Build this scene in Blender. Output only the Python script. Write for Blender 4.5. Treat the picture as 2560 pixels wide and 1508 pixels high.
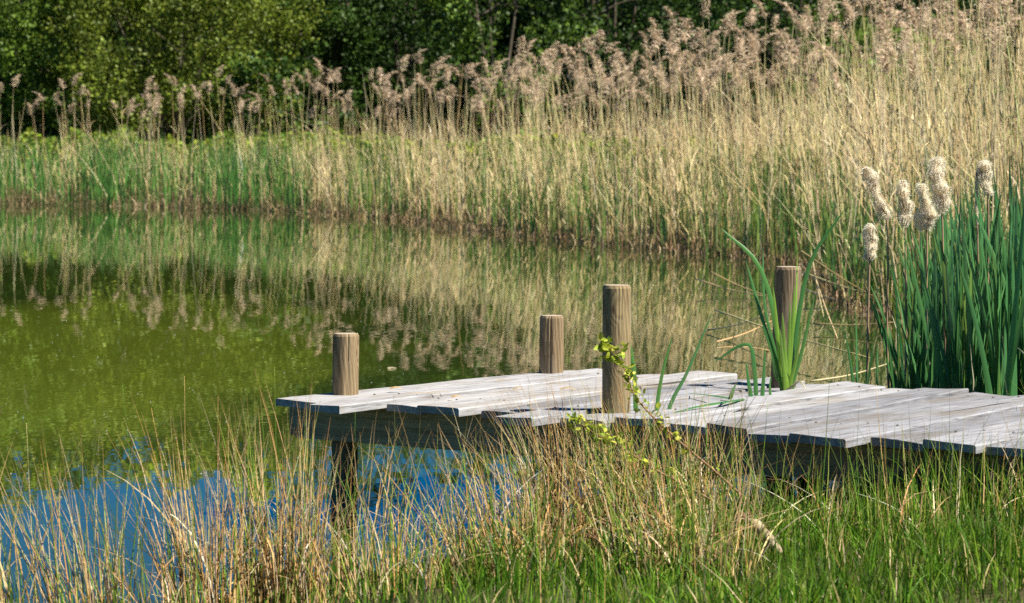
import bpy, bmesh, math, random
import numpy as np
from mathutils import Vector, Matrix, Quaternion

for o in list(bpy.data.objects):
    bpy.data.objects.remove(o, do_unlink=True)
S = bpy.context.scene
COL = S.collection
rng = np.random.default_rng(7)
random.seed(7)

# ------------------------------------------------------------------ camera, sky, sun, exposure
F_PX, CX, CY, CAM_H = 7900.0, 1280.0, 754.0, 1.774      # focal length in photo pixels
PITCH = math.atan(454.0 / F_PX)
cam_d = bpy.data.cameras.new('camera')
cam_d.sensor_width = 36.0
cam_d.lens = F_PX / 2560.0 * 36.0
cam_d.clip_start, cam_d.clip_end = 0.5, 3000.0
cam_d.dof.use_dof = True
cam_d.dof.focus_distance = 14.2
cam_d.dof.aperture_fstop = 8.0
cam = bpy.data.objects.new('camera', cam_d)
cam.location = (0, 0, CAM_H)
cam.rotation_euler = (math.pi / 2 - PITCH, 0, 0)
COL.objects.link(cam)
S.camera = cam

SUN_DIR = Vector((0.40, -0.17, 0.55)).normalized()
world = bpy.data.worlds.new('World')
S.world = world
world.use_nodes = True
wn = world.node_tree
wn.nodes.clear()
sky = wn.nodes.new('ShaderNodeTexSky')
sky.sky_type = 'NISHITA'
sky.sun_disc = False
sky.sun_elevation = math.asin(SUN_DIR.z)
sky.sun_rotation = math.atan2(SUN_DIR.x, SUN_DIR.y)
sky.altitude = 3500.0
sky.air_density = 1.0
sky.dust_density = 0.0
sky.ozone_density = 4.0
hs = wn.nodes.new('ShaderNodeHueSaturation')
hs.inputs['Saturation'].default_value = 2.0
bg = wn.nodes.new('ShaderNodeBackground')
bg.inputs['Strength'].default_value = 0.046
wo = wn.nodes.new('ShaderNodeOutputWorld')
wn.links.new(sky.outputs[0], hs.inputs['Color'])
wn.links.new(hs.outputs[0], bg.inputs['Color'])
wn.links.new(bg.outputs[0], wo.inputs['Surface'])

sun_d = bpy.data.lights.new('sun', 'SUN')
sun_d.energy = 5.0
sun_d.angle = math.radians(0.53)
sun_d.color = (1.0, 0.95, 0.86)
sun = bpy.data.objects.new('sun', sun_d)
sun.rotation_euler = SUN_DIR.to_track_quat('Z', 'Y').to_euler()
COL.objects.link(sun)

S.view_settings.view_transform = 'Standard'
S.view_settings.look = 'None'
S.view_settings.exposure = 0.97
S.view_settings.gamma = 1.0
S.view_settings.use_curve_mapping = False
S.render.engine = 'CYCLES'
S.cycles.max_bounces = 8
S.cycles.transmission_bounces = 4
S.cycles.use_denoising = False

# ------------------------------------------------------------------ helpers
_cp, _sp = math.cos(PITCH), math.sin(PITCH)


def ray(px, py):
    """direction of the sight line through a photo pixel (used to survey the place)"""
    x, y = (px - CX) / F_PX, -(py - CY) / F_PX
    return np.array([x, _cp + y * _sp, -_sp + y * _cp])


def at_z(px, py, z):
    d = ray(px, py)
    return np.array([0, 0, CAM_H]) + d * ((z - CAM_H) / d[2])


def at_y(px, py, Y):
    d = ray(px, py)
    return np.array([0, 0, CAM_H]) + d * (Y / d[1])


def mesh_np(name, V, F, col=None, smooth=False):
    me = bpy.data.meshes.new(name)
    V = np.ascontiguousarray(V, dtype=np.float32).reshape(-1, 3)
    Fs = F if isinstance(F, list) else [F]
    Fs = [np.asarray(f, dtype=np.int32) for f in Fs if len(f)]
    me.vertices.add(len(V))
    me.vertices.foreach_set('co', V.ravel())
    nl = sum(f.size for f in Fs)
    npoly = sum(len(f) for f in Fs)
    me.loops.add(nl)
    me.loops.foreach_set('vertex_index', np.concatenate([f.ravel() for f in Fs]))
    tot = np.concatenate([np.full(len(f), f.shape[1], dtype=np.int32) for f in Fs])
    st = np.concatenate([[0], np.cumsum(tot)[:-1]]).astype(np.int32)
    me.polygons.add(npoly)
    me.polygons.foreach_set('loop_start', st)
    me.update(calc_edges=True)
    if smooth:
        me.polygons.foreach_set('use_smooth', np.ones(npoly, dtype=bool))
    if col is not None:
        c = np.ones((len(V), 4), dtype=np.float32)
        c[:, :3] = np.clip(np.asarray(col).reshape(-1, 3), 0.0, 1.0)
        a = me.color_attributes.new('Col', 'FLOAT_COLOR', 'POINT')
        a.data.foreach_set('color', c.ravel())
    me.validate()
    return me


def add(name, me, mat=None, parent=None, loc=None, rot=None, scale=None, **props):
    o = bpy.data.objects.new(name, me)
    COL.objects.link(o)
    if me is not None and mat is not None and len(me.materials) == 0:
        me.materials.append(mat)
    if parent is not None:
        o.parent = parent
    if loc is not None:
        o.location = tuple(float(v) for v in loc)
    if rot is not None:
        o.rotation_euler = tuple(float(v) for v in rot)
    if scale is not None:
        o.scale = scale if hasattr(scale, '__len__') else (scale,) * 3
    for k, v in props.items():
        o[k] = v
    return o


def centerlines(base, h, az, lean, droop, S_, pw=1.7, wob=0.0):
    """curved stems: N x (S+1) x 3 points, plus the parameter t"""
    N = len(base)
    t = np.linspace(0, 1, S_ + 1)[None, :]
    d = np.stack([np.cos(az), np.sin(az)], -1)
    out = np.empty((N, S_ + 1, 3))
    hor = (lean * h)[:, None] * t ** pw
    out[:, :, 0] = base[:, 0:1] + hor * d[:, 0:1]
    out[:, :, 1] = base[:, 1:2] + hor * d[:, 1:2]
    sh = np.sqrt(np.clip(1 - 0.55 * np.clip(lean, 0, 1.2) ** 2, 0.15, 1))
    out[:, :, 2] = base[:, 2:3] + (h * sh)[:, None] * (t - droop[:, None] * t ** 3)
    if wob:
        out[:, 1:, :2] += rng.normal(0, wob, (N, S_, 2)) * h[:, None, None]
    return out, np.broadcast_to(t, (N, S_ + 1))


def ribbons(P, t, w, face, prof=0.7, fold=0.0, w0=0.75):
    """flat tapering blades along the stems; fold > 0 gives a keel"""
    N, K, _ = P.shape
    side = np.stack([np.cos(face), np.sin(face), np.zeros_like(face)], -1)[:, None, :]
    nrm = np.stack([-np.sin(face), np.cos(face), np.zeros_like(face)], -1)[:, None, :]
    wid = w[:, None] * (w0 + (1 - w0) * np.clip(t * 3, 0, 1)) * np.clip(1 - t, 0, 1) ** prof + w[:, None] * 0.04
    L = P - side * wid[..., None] * 0.5
    R = P + side * wid[..., None] * 0.5
    if fold:
        M = P + nrm * wid[..., None] * fold
        V = np.stack([L, M, R], 2)
        k = 3
    else:
        V = np.stack([L, R], 2)
        k = 2
    idx = np.arange(N * K * k).reshape(N, K, k)
    F = []
    for j in range(k - 1):
        F.append(np.stack([idx[:, :-1, j], idx[:, :-1, j + 1], idx[:, 1:, j + 1], idx[:, 1:, j]], -1).reshape(-1, 4))
    return V.reshape(-1, 3), np.concatenate(F), k


def tubes(P, t, r, k=3, taper=0.6, tip=0.1):
    N, K, _ = P.shape
    a = np.arange(k) * 2 * math.pi / k
    rad = r[:, None] * (1 - (1 - tip) * t ** (1 / max(taper, 0.05)))
    off = np.stack([np.cos(a), np.sin(a), np.zeros(k)], -1)
    V = P[:, :, None, :] + rad[:, :, None, None] * off[None, None]
    idx = np.arange(N * K * k).reshape(N, K, k)
    F = []
    for j in range(k):
        j2 = (j + 1) % k
        F.append(np.stack([idx[:, :-1, j], idx[:, :-1, j2], idx[:, 1:, j2], idx[:, 1:, j]], -1).reshape(-1, 4))
    return V.reshape(-1, 3), np.concatenate(F), k


def pick(cols, n, p=None, jit=0.15):
    cols = np.asarray(cols, float)
    i = rng.choice(len(cols), n, p=p)
    c = cols[i] * (1 + rng.normal(0, jit, (n, 1))) * (1 + rng.normal(0, jit * 0.3, (n, 3)))
    return np.clip(c, 0.003, 0.95)


def vcol(c, t, k, tip=None, tip_from=0.7, root=None, root_to=0.2):
    N, K = t.shape
    C = np.repeat(c[:, None, :], K, 1)
    if tip is not None:
        w = np.clip((t - tip_from) / (1 - tip_from), 0, 1)[..., None]
        C = C * (1 - w) + np.asarray(tip)[None, None] * w
    if root is not None:
        w = np.clip(1 - t / root_to, 0, 1)[..., None]
        C = C * (1 - w) + np.asarray(root)[None, None] * w
    return np.repeat(C[:, :, None, :], k, 2).reshape(-1, 3)


class Pile:
    """collects pieces into one mesh"""
    def __init__(self):
        self.V, self.F, self.C, self.n = [], [], [], 0

    def put(self, V, F, C):
        self.V.append(V)
        self.F.append(F + self.n)
        self.C.append(C)
        self.n += len(V)

    def mesh(self, name, smooth=False):
        q = [f for f in self.F if f.shape[1] == 4]
        tr = [f for f in self.F if f.shape[1] == 3]
        Fs = ([np.concatenate(q)] if q else []) + ([np.concatenate(tr)] if tr else [])
        return mesh_np(name, np.concatenate(self.V), Fs, np.concatenate(self.C), smooth)


def polytube(pts, radii, k=6, cap=True):
    """a tube through given points with a radius at each"""
    P = np.asarray(pts, float)
    n = len(P)
    T = np.gradient(P, axis=0)
    T /= np.linalg.norm(T, axis=1, keepdims=True) + 1e-9
    ref = np.array([0.3, 0.9, 0.1]) if abs(T[0][2]) > 0.8 else np.array([0, 0, 1.0])
    V = []
    for i in range(n):
        a = np.cross(T[i], ref)
        a /= np.linalg.norm(a) + 1e-9
        b = np.cross(T[i], a)
        for j in range(k):
            an = 2 * math.pi * j / k
            V.append(P[i] + radii[i] * (a * math.cos(an) + b * math.sin(an)))
    F = []
    for i in range(n - 1):
        for j in range(k):
            F.append([i * k + j, i * k + (j + 1) % k, (i + 1) * k + (j + 1) % k, (i + 1) * k + j])
    V = np.array(V)
    if cap:
        V = np.vstack([V, P[0], P[-1]])
        for j in range(k):
            F.append([len(V) - 2, (j + 1) % k, j, j])
            F.append([len(V) - 1, (n - 1) * k + j, (n - 1) * k + (j + 1) % k, (n - 1) * k + (j + 1) % k])
    return V, F


def clean_faces(F):
    q = np.array([f for f in F if len(set(f)) == 4]).reshape(-1, 4)
    t = np.array([list(dict.fromkeys(f)) for f in F if len(set(f)) == 3]).reshape(-1, 3)
    return [q, t]


def smooth_curve(pts, n):
    """Catmull-Rom through the points"""
    P = np.asarray(pts, float)
    if len(P) == 2:
        return P[0] + (P[1] - P[0]) * np.linspace(0, 1, n)[:, None]
    Q = np.vstack([2 * P[0] - P[1], P, 2 * P[-1] - P[-2]])
    out = []
    m = len(P) - 1
    for s in np.linspace(0, m, n):
        i = min(int(s), m - 1)
        u = s - i
        p0, p1, p2, p3 = Q[i], Q[i + 1], Q[i + 2], Q[i + 3]
        out.append(0.5 * (2 * p1 + (p2 - p0) * u + (2 * p0 - 5 * p1 + 4 * p2 - p3) * u * u + (3 * p1 - p0 - 3 * p2 + p3) * u ** 3))
    return np.array(out)


# ------------------------------------------------------------------ materials
class NT:
    def __init__(self, name):
        self.m = bpy.data.materials.new(name)
        self.m.use_nodes = True
        self.t = self.m.node_tree
        self.t.nodes.clear()
        self.out = self.n('OutputMaterial')

    def n(self, kind, **kw):
        nd = self.t.nodes.new('ShaderNode' + kind)
        for k, v in kw.items():
            if k in nd.inputs.keys():
                nd.inputs[k].default_value = v
            else:
                setattr(nd, k, v)
        return nd

    def l(self, a, b):
        self.t.links.new(a, b)

    def coords(self, scale=(1, 1, 1), kind='Object', rand=False):
        tc = self.n('TexCoord')
        mp = self.n('Mapping')
        mp.inputs['Scale'].default_value = scale
        self.l(tc.outputs[kind], mp.inputs['Vector'])
        if rand:
            oi = self.n('ObjectInfo')
            mu = self.n('Math', operation='MULTIPLY')
            mu.inputs[1].default_value = 57.0
            self.l(oi.outputs['Random'], mu.inputs[0])
            cx = self.n('CombineXYZ')
            self.l(mu.outputs[0], cx.inputs[0])
            self.l(mu.outputs[0], cx.inputs[1])
            self.l(cx.outputs[0], mp.inputs['Location'])
        return mp.outputs[0]

    def noise(self, vec, scale, detail=4, rough=0.55, dist=0.0):
        nd = self.n('TexNoise')
        nd.inputs['Scale'].default_value = scale
        nd.inputs['Detail'].default_value = detail
        nd.inputs['Roughness'].default_value = rough
        nd.inputs['Distortion'].default_value = dist
        self.l(vec, nd.inputs['Vector'])
        return nd.outputs['Fac']

    def ramp(self, fac, stops):
        r = self.n('ValToRGB')
        e = r.color_ramp.elements
        while len(e) < len(stops):
            e.new(0.5)
        for el, (p, c) in zip(e, stops):
            el.position = p
            el.color = (*c, 1) if len(c) == 3 else c
        self.l(fac, r.inputs[0])
        return r.outputs[0]

    def mix(self, fac, a, b, blend='MIX'):
        m = self.n('Mix', data_type='RGBA', blend_type=blend)
        if isinstance(fac, (int, float)):
            m.inputs[0].default_value = fac
        else:
            self.l(fac, m.inputs[0])
        for s, v in ((m.inputs[6], a), (m.inputs[7], b)):
            if isinstance(v, tuple):
                s.default_value = (*v, 1)
            else:
                self.l(v, s)
        return m.outputs[2]

    def math(self, op, a, b=0.0):
        m = self.n('Math', operation=op)
        for s, v in zip(m.inputs, (a, b)):
            if isinstance(v, (int, float)):
                s.default_value = v
            else:
                self.l(v, s)
        return m.outputs[0]

    def principled(self, color, rough=0.6, spec=0.4, bump=None, bump_d=0.01, bump_s=1.0):
        p = self.n('BsdfPrincipled')
        if isinstance(color, tuple):
            p.inputs['Base Color'].default_value = (*color, 1)
        else:
            self.l(color, p.inputs['Base Color'])
        if isinstance(rough, (int, float)):
            p.inputs['Roughness'].default_value = rough
        else:
            self.l(rough, p.inputs['Roughness'])
        p.inputs['Specular IOR Level'].default_value = spec
        if bump is not None:
            b = self.n('Bump')
            b.inputs['Strength'].default_value = bump_s
            b.inputs['Distance'].default_value = bump_d
            self.l(bump, b.inputs['Height'])
            self.l(b.outputs[0], p.inputs['Normal'])
        return p

    def done(self, p):
        self.l(p.outputs[0], self.out.inputs['Surface'])
        return self.m


def leafy(name, rough=0.5, transl=0.3, spec=0.35, mottle=None, mscale=30.0, gain=1.0):
    """plant tissue: pigment from the piece's own colour, part of the light passes through"""
    t = NT(name)
    at = t.n('Attribute', attribute_name='Col')
    c = at.outputs['Color']
    if gain != 1.0:
        c = t.mix(1.0, c, (gain, gain, gain), 'MULTIPLY')
    if mottle:
        v = t.coords((1, 1, 0.5), 'Object')
        f = t.ramp(t.noise(v, mscale, 3), [(0.55, (0, 0, 0)), (0.68, (1, 1, 1))])
        c = t.mix(f, c, mottle)
    p = t.principled(c, rough, spec)
    tr = t.n('BsdfTranslucent')
    t.l(c, tr.inputs['Color'])
    mx = t.n('MixShader')
    mx.inputs[0].default_value = transl
    t.l(p.outputs[0], mx.inputs[1])
    t.l(tr.outputs[0], mx.inputs[2])
    t.l(mx.outputs[0], t.out.inputs['Surface'])
    return t.m


M_LEAF = leafy('tree_leaf', 0.5, 0.28, 0.25)
M_GRASS = leafy('grass_blade', 0.5, 0.28, 0.15)
M_SWORD = leafy('sword_leaf', 0.34, 0.28, 0.5)
M_REED = leafy('reed_straw', 0.5, 0.08, 0.35)
M_PLUME = leafy('reed_plume', 0.8, 0.35, 0.1)
M_RUSH = leafy('rush_stem', 0.5, 0.12, 0.25, mottle=(0.10, 0.055, 0.025), mscale=26.0)
M_FLUFF = leafy('seed_fluff', 0.9, 0.5, 0.02)


def mat_bark():
    t = NT('bark')
    v = t.coords((1, 1, 0.3))
    f = t.noise(v, 9, 6, 0.6)
    c = t.ramp(f, [(0.3, (0.045, 0.035, 0.025)), (0.7, (0.17, 0.14, 0.10))])
    return t.done(t.principled(c, 0.9, 0.1, f, 0.05))


def mat_ground():
    t = NT('pond_bank_soil')
    v = t.coords((1, 1, 1))
    f = t.noise(v, 0.8, 8, 0.6)
    g = t.noise(v, 14, 6, 0.6)
    c = t.ramp(f, [(0.35, (0.045, 0.034, 0.018)), (0.5, (0.055, 0.062, 0.018)), (0.68, (0.06, 0.09, 0.02))])
    c = t.mix(t.ramp(g, [(0.45, (0, 0, 0)), (0.7, (0.6, 0.6, 0.6))]), c, (0.12, 0.085, 0.045))
    return t.done(t.principled(c, 0.95, 0.1, g, 0.03))


def mat_water():
    t = NT('pond_water')
    v = t.coords((1.0, 1.0, 1.0))
    n1 = t.noise(t.coords((8.0, 0.8, 1.0)), 1.0, 1, 0.4, 0.2)
    n2 = t.noise(t.coords((1.1, 5.0, 1.0)), 1.0, 1, 0.5, 0.3)
    big = t.noise(t.coords((0.10, 0.35, 1.0)), 1.0, 2, 0.5)
    calm = t.ramp(big, [(0.36, (0.4, 0.4, 0.4)), (0.62, (1, 1, 1))])
    h = t.math('ADD', n1, t.math('MULTIPLY', n2, 0.30))
    h = t.math('MULTIPLY', h, calm)
    # water colour, clear and dark, with bright yellow-green tree reflection painted in mid pond
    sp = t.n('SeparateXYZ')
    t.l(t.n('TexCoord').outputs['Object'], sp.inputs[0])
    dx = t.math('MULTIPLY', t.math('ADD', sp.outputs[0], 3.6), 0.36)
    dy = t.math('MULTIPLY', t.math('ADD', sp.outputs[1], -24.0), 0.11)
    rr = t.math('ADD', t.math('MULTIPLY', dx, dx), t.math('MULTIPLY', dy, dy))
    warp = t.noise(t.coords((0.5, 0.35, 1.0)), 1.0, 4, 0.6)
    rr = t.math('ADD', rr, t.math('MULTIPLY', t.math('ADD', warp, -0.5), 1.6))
    painted_reflection = t.ramp(rr, [(0.25, (1, 1, 1)), (0.95, (0, 0, 0))])
    murk_and_reflection = t.mix(painted_reflection, (0.025, 0.040, 0.007), (0.085, 0.110, 0.011))
    p = t.principled(murk_and_reflection, 0.008, 0.5, h, 0.0011, 1.0)
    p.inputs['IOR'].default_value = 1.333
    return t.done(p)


def mat_plank():
    t = NT('weathered_plank')
    v = t.coords((1.4, 16, 16), rand=True)
    f = t.noise(v, 3.2, 8, 0.62, 0.25)
    fine = t.noise(t.coords((6, 160, 160), rand=True), 1.0, 4, 0.6)
    blot = t.noise(t.coords((1.6, 4, 4), rand=True), 1.3, 4, 0.6)
    c = t.ramp(f, [(0.30, (0.12, 0.118, 0.118)), (0.43, (0.32, 0.318, 0.325)), (0.70, (0.49, 0.488, 0.495))])
    c = t.mix(t.ramp(fine, [(0.36, (0.30, 0.30, 0.30)), (0.50, (0, 0, 0))]), c, (0.13, 0.12, 0.115))
    c = t.mix(t.ramp(blot, [(0.50, (0, 0, 0)), (0.68, (0.75, 0.75, 0.75))]), c, (0.24, 0.20, 0.15))
    oi = t.n('ObjectInfo')
    tone = t.ramp(oi.outputs['Random'], [(0.0, (0.62, 0.62, 0.63)), (0.45, (0.95, 0.95, 0.95)), (1.0, (1.08, 1.03, 0.95))])
    c = t.mix(1.0, c, tone, 'MULTIPLY')
    # open splits along the grain
    vo = t.n('TexNoise')
    vo.inputs['Scale'].default_value = 1.0
    t.l(t.coords((0.7, 26, 26), rand=True), vo.inputs['Vector'])
    split = t.ramp(vo.outputs['Fac'], [(0.27, (1, 1, 1)), (0.31, (0, 0, 0))])
    c = t.mix(split, c, (0.05, 0.045, 0.04))
    h = t.math('ADD', f, t.math('MULTIPLY', fine, 0.35))
    h = t.math('SUBTRACT', h, t.math('MULTIPLY', split, 0.5))
    return t.done(t.principled(c, 0.75, 0.25, h, 0.004))


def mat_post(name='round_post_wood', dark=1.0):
    t = NT(name)
    # growth rings about a pith that leans a little, so the turned face shows arches
    w = t.n('TexWave', wave_type='RINGS', rings_direction='Z')
    w.inputs['Scale'].default_value = 17.0
    w.inputs['Distortion'].default_value = 2.2
    w.inputs['Detail'].default_value = 2.0
    w.inputs['Detail Scale'].default_value = 1.2
    tc = t.n('TexCoord')
    oi = t.n('ObjectInfo')
    mp = t.n('Mapping')
    t.l(tc.outputs['Object'], mp.inputs['Vector'])
    cx = t.n('CombineXYZ')
    t.l(t.math('MULTIPLY_ADD', oi.outputs['Random'], 0.10), cx.inputs[0])
    t.l(t.math('MULTIPLY_ADD', oi.outputs['Random'], -0.07), cx.inputs[1])
    t.l(cx.outputs[0], mp.inputs['Location'])
    mp.inputs['Rotation'].default_value = (0.10, 0.13, 0)
    kv = t.n('TexVoronoi')
    kv.inputs['Scale'].default_value = 1.0
    t.l(t.coords((9, 9, 4.2), rand=True), kv.inputs['Vector'])
    knot = t.ramp(kv.outputs['Distance'], [(0.0, (1, 1, 1)), (0.33, (0, 0, 0))])
    va = t.n('VectorMath', operation='ADD')
    t.l(mp.outputs[0], va.inputs[0])
    ks = t.n('VectorMath', operation='SCALE')
    t.l(knot, ks.inputs[0])
    ks.inputs['Scale'].default_value = 0.035
    t.l(ks.outputs[0], va.inputs[1])
    t.l(va.outputs[0], w.inputs['Vector'])
    f = t.noise(t.coords((9, 9, 1.2), rand=True), 3.0, 6, 0.6)
    fine = t.noise(t.coords((60, 60, 4), rand=True), 2.0, 4, 0.6)
    blot = t.noise(t.coords((3, 3, 2.2), rand=True), 1.6, 4, 0.6)
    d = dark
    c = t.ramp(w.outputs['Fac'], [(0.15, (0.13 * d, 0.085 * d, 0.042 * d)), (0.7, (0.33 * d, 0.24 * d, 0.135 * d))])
    c2 = t.ramp(f, [(0.3, (0.14 * d, 0.10 * d, 0.058 * d)), (0.7, (0.35 * d, 0.27 * d, 0.165 * d))])
    c = t.mix(0.6, c, c2)
    c = t.mix(t.ramp(kv.outputs['Distance'], [(0.06, (0.9, 0.9, 0.9)), (0.13, (0, 0, 0))]), c, (0.06 * d, 0.035 * d, 0.02 * d))
    c = t.mix(t.ramp(fine, [(0.33, (0.45, 0.45, 0.45)), (0.45, (0, 0, 0))]), c, (0.09 * d, 0.06 * d, 0.04 * d))
    c = t.mix(t.ramp(blot, [(0.5, (0, 0, 0)), (0.7, (0.6, 0.6, 0.6))]), c, (0.20 * d, 0.18 * d, 0.15 * d))
    tone = t.ramp(oi.outputs['Random'], [(0.0, (0.80, 0.80, 0.82)), (0.5, (1.0, 0.97, 0.92)), (1.0, (1.06, 1.08, 0.86))])
    c = t.mix(1.0, c, tone, 'MULTIPLY')
    h = t.math('ADD', t.math('MULTIPLY', w.outputs['Fac'], 0.12), fine)
    return t.done(t.principled(c, 0.8, 0.2, h, 0.004))


def mat_post_top():
    t = NT('post_end_grain')
    w = t.n('TexWave', wave_type='RINGS', rings_direction='Z')
    w.inputs['Scale'].default_value = 26.0
    w.inputs['Distortion'].default_value = 1.4
    t.l(t.coords((1, 1, 1)), w.inputs['Vector'])
    n = t.noise(t.coords((1, 1, 1)), 30, 4)
    c = t.ramp(w.outputs['Fac'], [(0.2, (0.34, 0.26, 0.18)), (0.8, (0.56, 0.46, 0.34))])
    c = t.mix(t.ramp(n, [(0.4, (0.5, 0.5, 0.5)), (0.6, (0, 0, 0))]), c, (0.22, 0.18, 0.14))
    return t.done(t.principled(c, 0.85, 0.2, n, 0.004))


def mat_beam():
    t = NT('beam_wood')
    f = t.noise(t.coords((1.2, 14, 14), rand=True), 3.0, 7, 0.62, 0.3)
    fine = t.noise(t.coords((4, 120, 120), rand=True), 1.0, 4)
    c = t.ramp(f, [(0.3, (0.30, 0.20, 0.11)), (0.7, (0.58, 0.44, 0.27))])
    c = t.mix(t.ramp(fine, [(0.4, (0.4, 0.4, 0.4)), (0.55, (0, 0, 0))]), c, (0.12, 0.085, 0.055))
    kn = t.n('TexVoronoi')
    kn.inputs['Scale'].default_value = 1.0
    t.l(t.coords((3.0, 8, 8), rand=True), kn.inputs['Vector'])
    c = t.mix(t.ramp(kn.outputs['Distance'], [(0.05, (1, 1, 1)), (0.11, (0, 0, 0))]), c, (0.035, 0.025, 0.02))
    return t.done(t.principled(c, 0.8, 0.2, f, 0.005))


def mat_plain(name, c1, c2, scale=20.0, rough=0.8):
    t = NT(name)
    f = t.noise(t.coords((1, 1, 1)), scale, 4)
    return t.done(t.principled(t.ramp(f, [(0.35, c1), (0.65, c2)]), rough, 0.25, f, 0.003))


M_BARK, M_GROUND, M_WATER = mat_bark(), mat_ground(), mat_water()
M_PLANK, M_POST, M_TOP, M_BEAM = mat_plank(), mat_post(), mat_post_top(), mat_beam()
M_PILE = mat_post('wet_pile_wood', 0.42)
M_STEEL = mat_plain('rusty_screw', (0.05, 0.035, 0.03), (0.12, 0.08, 0.06), 400, 0.6)
M_TWIG = mat_plain('twig_bark', (0.20, 0.10, 0.05), (0.36, 0.21, 0.11), 60, 0.7)
M_STALK = mat_plain('dead_stalk_skin', (0.24, 0.17, 0.09), (0.52, 0.43, 0.27), 45, 0.7)

# ------------------------------------------------------------------ ground and water
POND = np.array([
    (-70, 7.0), (-20, 8.6), (-6, 9.6), (-3, 10.0), (-1.8, 10.4), (-1.1, 10.8), (-0.55, 11.4), (-0.05, 12.15),
    (0.35, 12.5), (0.77, 13.0), (1.24, 13.6), (1.74, 14.15), (2.1, 14.6), (2.5, 15.4), (2.8, 17), (3.2, 20),
    (3.5, 24), (3.45, 28), (3.4, 31), (3.65, 34.5), (3.74, 38.4), (2.97, 41.2), (1.77, 43.8), (0.71, 47.0), (-0.5, 51.0),
    (-2.0, 56.5), (-4.5, 61.7), (-7.4, 64.6), (-10.8, 66.7), (-16, 69), (-30, 72), (-70, 72)], float)
FAR_SHORE = POND[17:30][::1]      # from the right-hand bend round to the far left bank


def pond_dist(x, y):
    """signed distance to the water's edge: positive on land"""
    x = np.asarray(x, float)
    y = np.asarray(y, float)
    best = np.full(x.shape, 1e9)
    ins = np.zeros(x.shape, bool)
    n = len(POND)
    for i in range(n):
        ax, ay = POND[i]
        bx, by = POND[(i + 1) % n]
        dx, dy = bx - ax, by - ay
        u = np.clip(((x - ax) * dx + (y - ay) * dy) / (dx * dx + dy * dy), 0, 1)
        best = np.minimum(best, np.hypot(x - ax - u * dx, y - ay - u * dy))
        c = ((ay > y) != (by > y)) & (x < dx * (y - ay) / (dy if abs(dy) > 1e-9 else 1e-9) + ax)
        ins ^= c
    return np.where(ins, -best, best)


def ground_z(x, y):
    x = np.asarray(x, float)
    y = np.asarray(y, float)
    d = pond_dist(x, y)
    top = np.where(y < 25, 0.30 + 0.03 * np.clip(x, -1, 3), 0.34)
    land = top * (1 - np.exp(-np.clip(d, 0, None) / 0.75)) + 0.006 * np.clip(d - 4, 0, 60)
    bed = -0.75 * (1 - np.exp(np.clip(d, None, 0) / 0.8))
    bump = 0.03 * np.sin(x * 3.1 + 1.3 * np.sin(y * 1.7)) * np.sin(y * 2.3 + 0.6) + 0.015 * np.sin(x * 9.1 + y * 4.7)
    return np.where(d > 0, land, bed) + bump * np.clip(np.abs(d) * 2, 0, 1)


def grid_lines(spans):
    out = []
    for a, b, s in spans:
        out.append(np.arange(a, b, s))
    out.append([spans[-1][1]])
    return np.concatenate(out)


gx = grid_lines([(-600, -80, 40), (-80, -16, 2.0), (-16, 12, 0.25), (12, 60, 3.0), (60, 600, 40)])
gy = grid_lines([(-300, -20, 30), (-20, 4, 1.5), (4, 22, 0.2), (22, 80, 0.4), (80, 140, 4), (140, 1500, 80)])
GX, GY = np.meshgrid(gx, gy, indexing='ij')
GZ = ground_z(GX, GY)
V = np.stack([GX, GY, GZ], -1).reshape(-1, 3)
ix = np.arange(len(V)).reshape(GX.shape)
Fg = np.stack([ix[:-1, :-1], ix[1:, :-1], ix[1:, 1:], ix[:-1, 1:]], -1).reshape(-1, 4)
add('ground', mesh_np('ground', V, Fg, smooth=True), M_GROUND, kind='structure',
    label='brown and green earth bank sloping into the pond')

wv = np.array([(-75, 5, 0), (8, 5, 0), (8, 75, 0), (-75, 75, 0)], float)
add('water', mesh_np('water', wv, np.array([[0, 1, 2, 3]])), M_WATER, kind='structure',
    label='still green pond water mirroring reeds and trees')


# ------------------------------------------------------------------ trees
def leaf_cards(C, size, nrm_bias):
    """small folded leaves at points C"""
    N = len(C)
    a = rng.normal(0, 1, (N, 3))
    a /= np.linalg.norm(a, axis=1, keepdims=True)
    nn = rng.normal(0, 1, (N, 3)) + nrm_bias
    b = np.cross(nn, a)
    b /= np.linalg.norm(b, axis=1, keepdims=True) + 1e-9
    n2 = np.cross(a, b)
    s = size[:, None]
    base = C - a * s * 0.5
    tip = C + a * s * 0.5
    l = C + b * s * 0.34 + n2 * s * 0.12
    r = C - b * s * 0.34 + n2 * s * 0.12
    V = np.stack([base, l, tip, r], 1).reshape(-1, 3)
    i = np.arange(N) * 4
    F = np.concatenate([np.stack([i, i + 2, i + 1], -1), np.stack([i, i + 3, i + 2], -1)])
    return V, F


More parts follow.
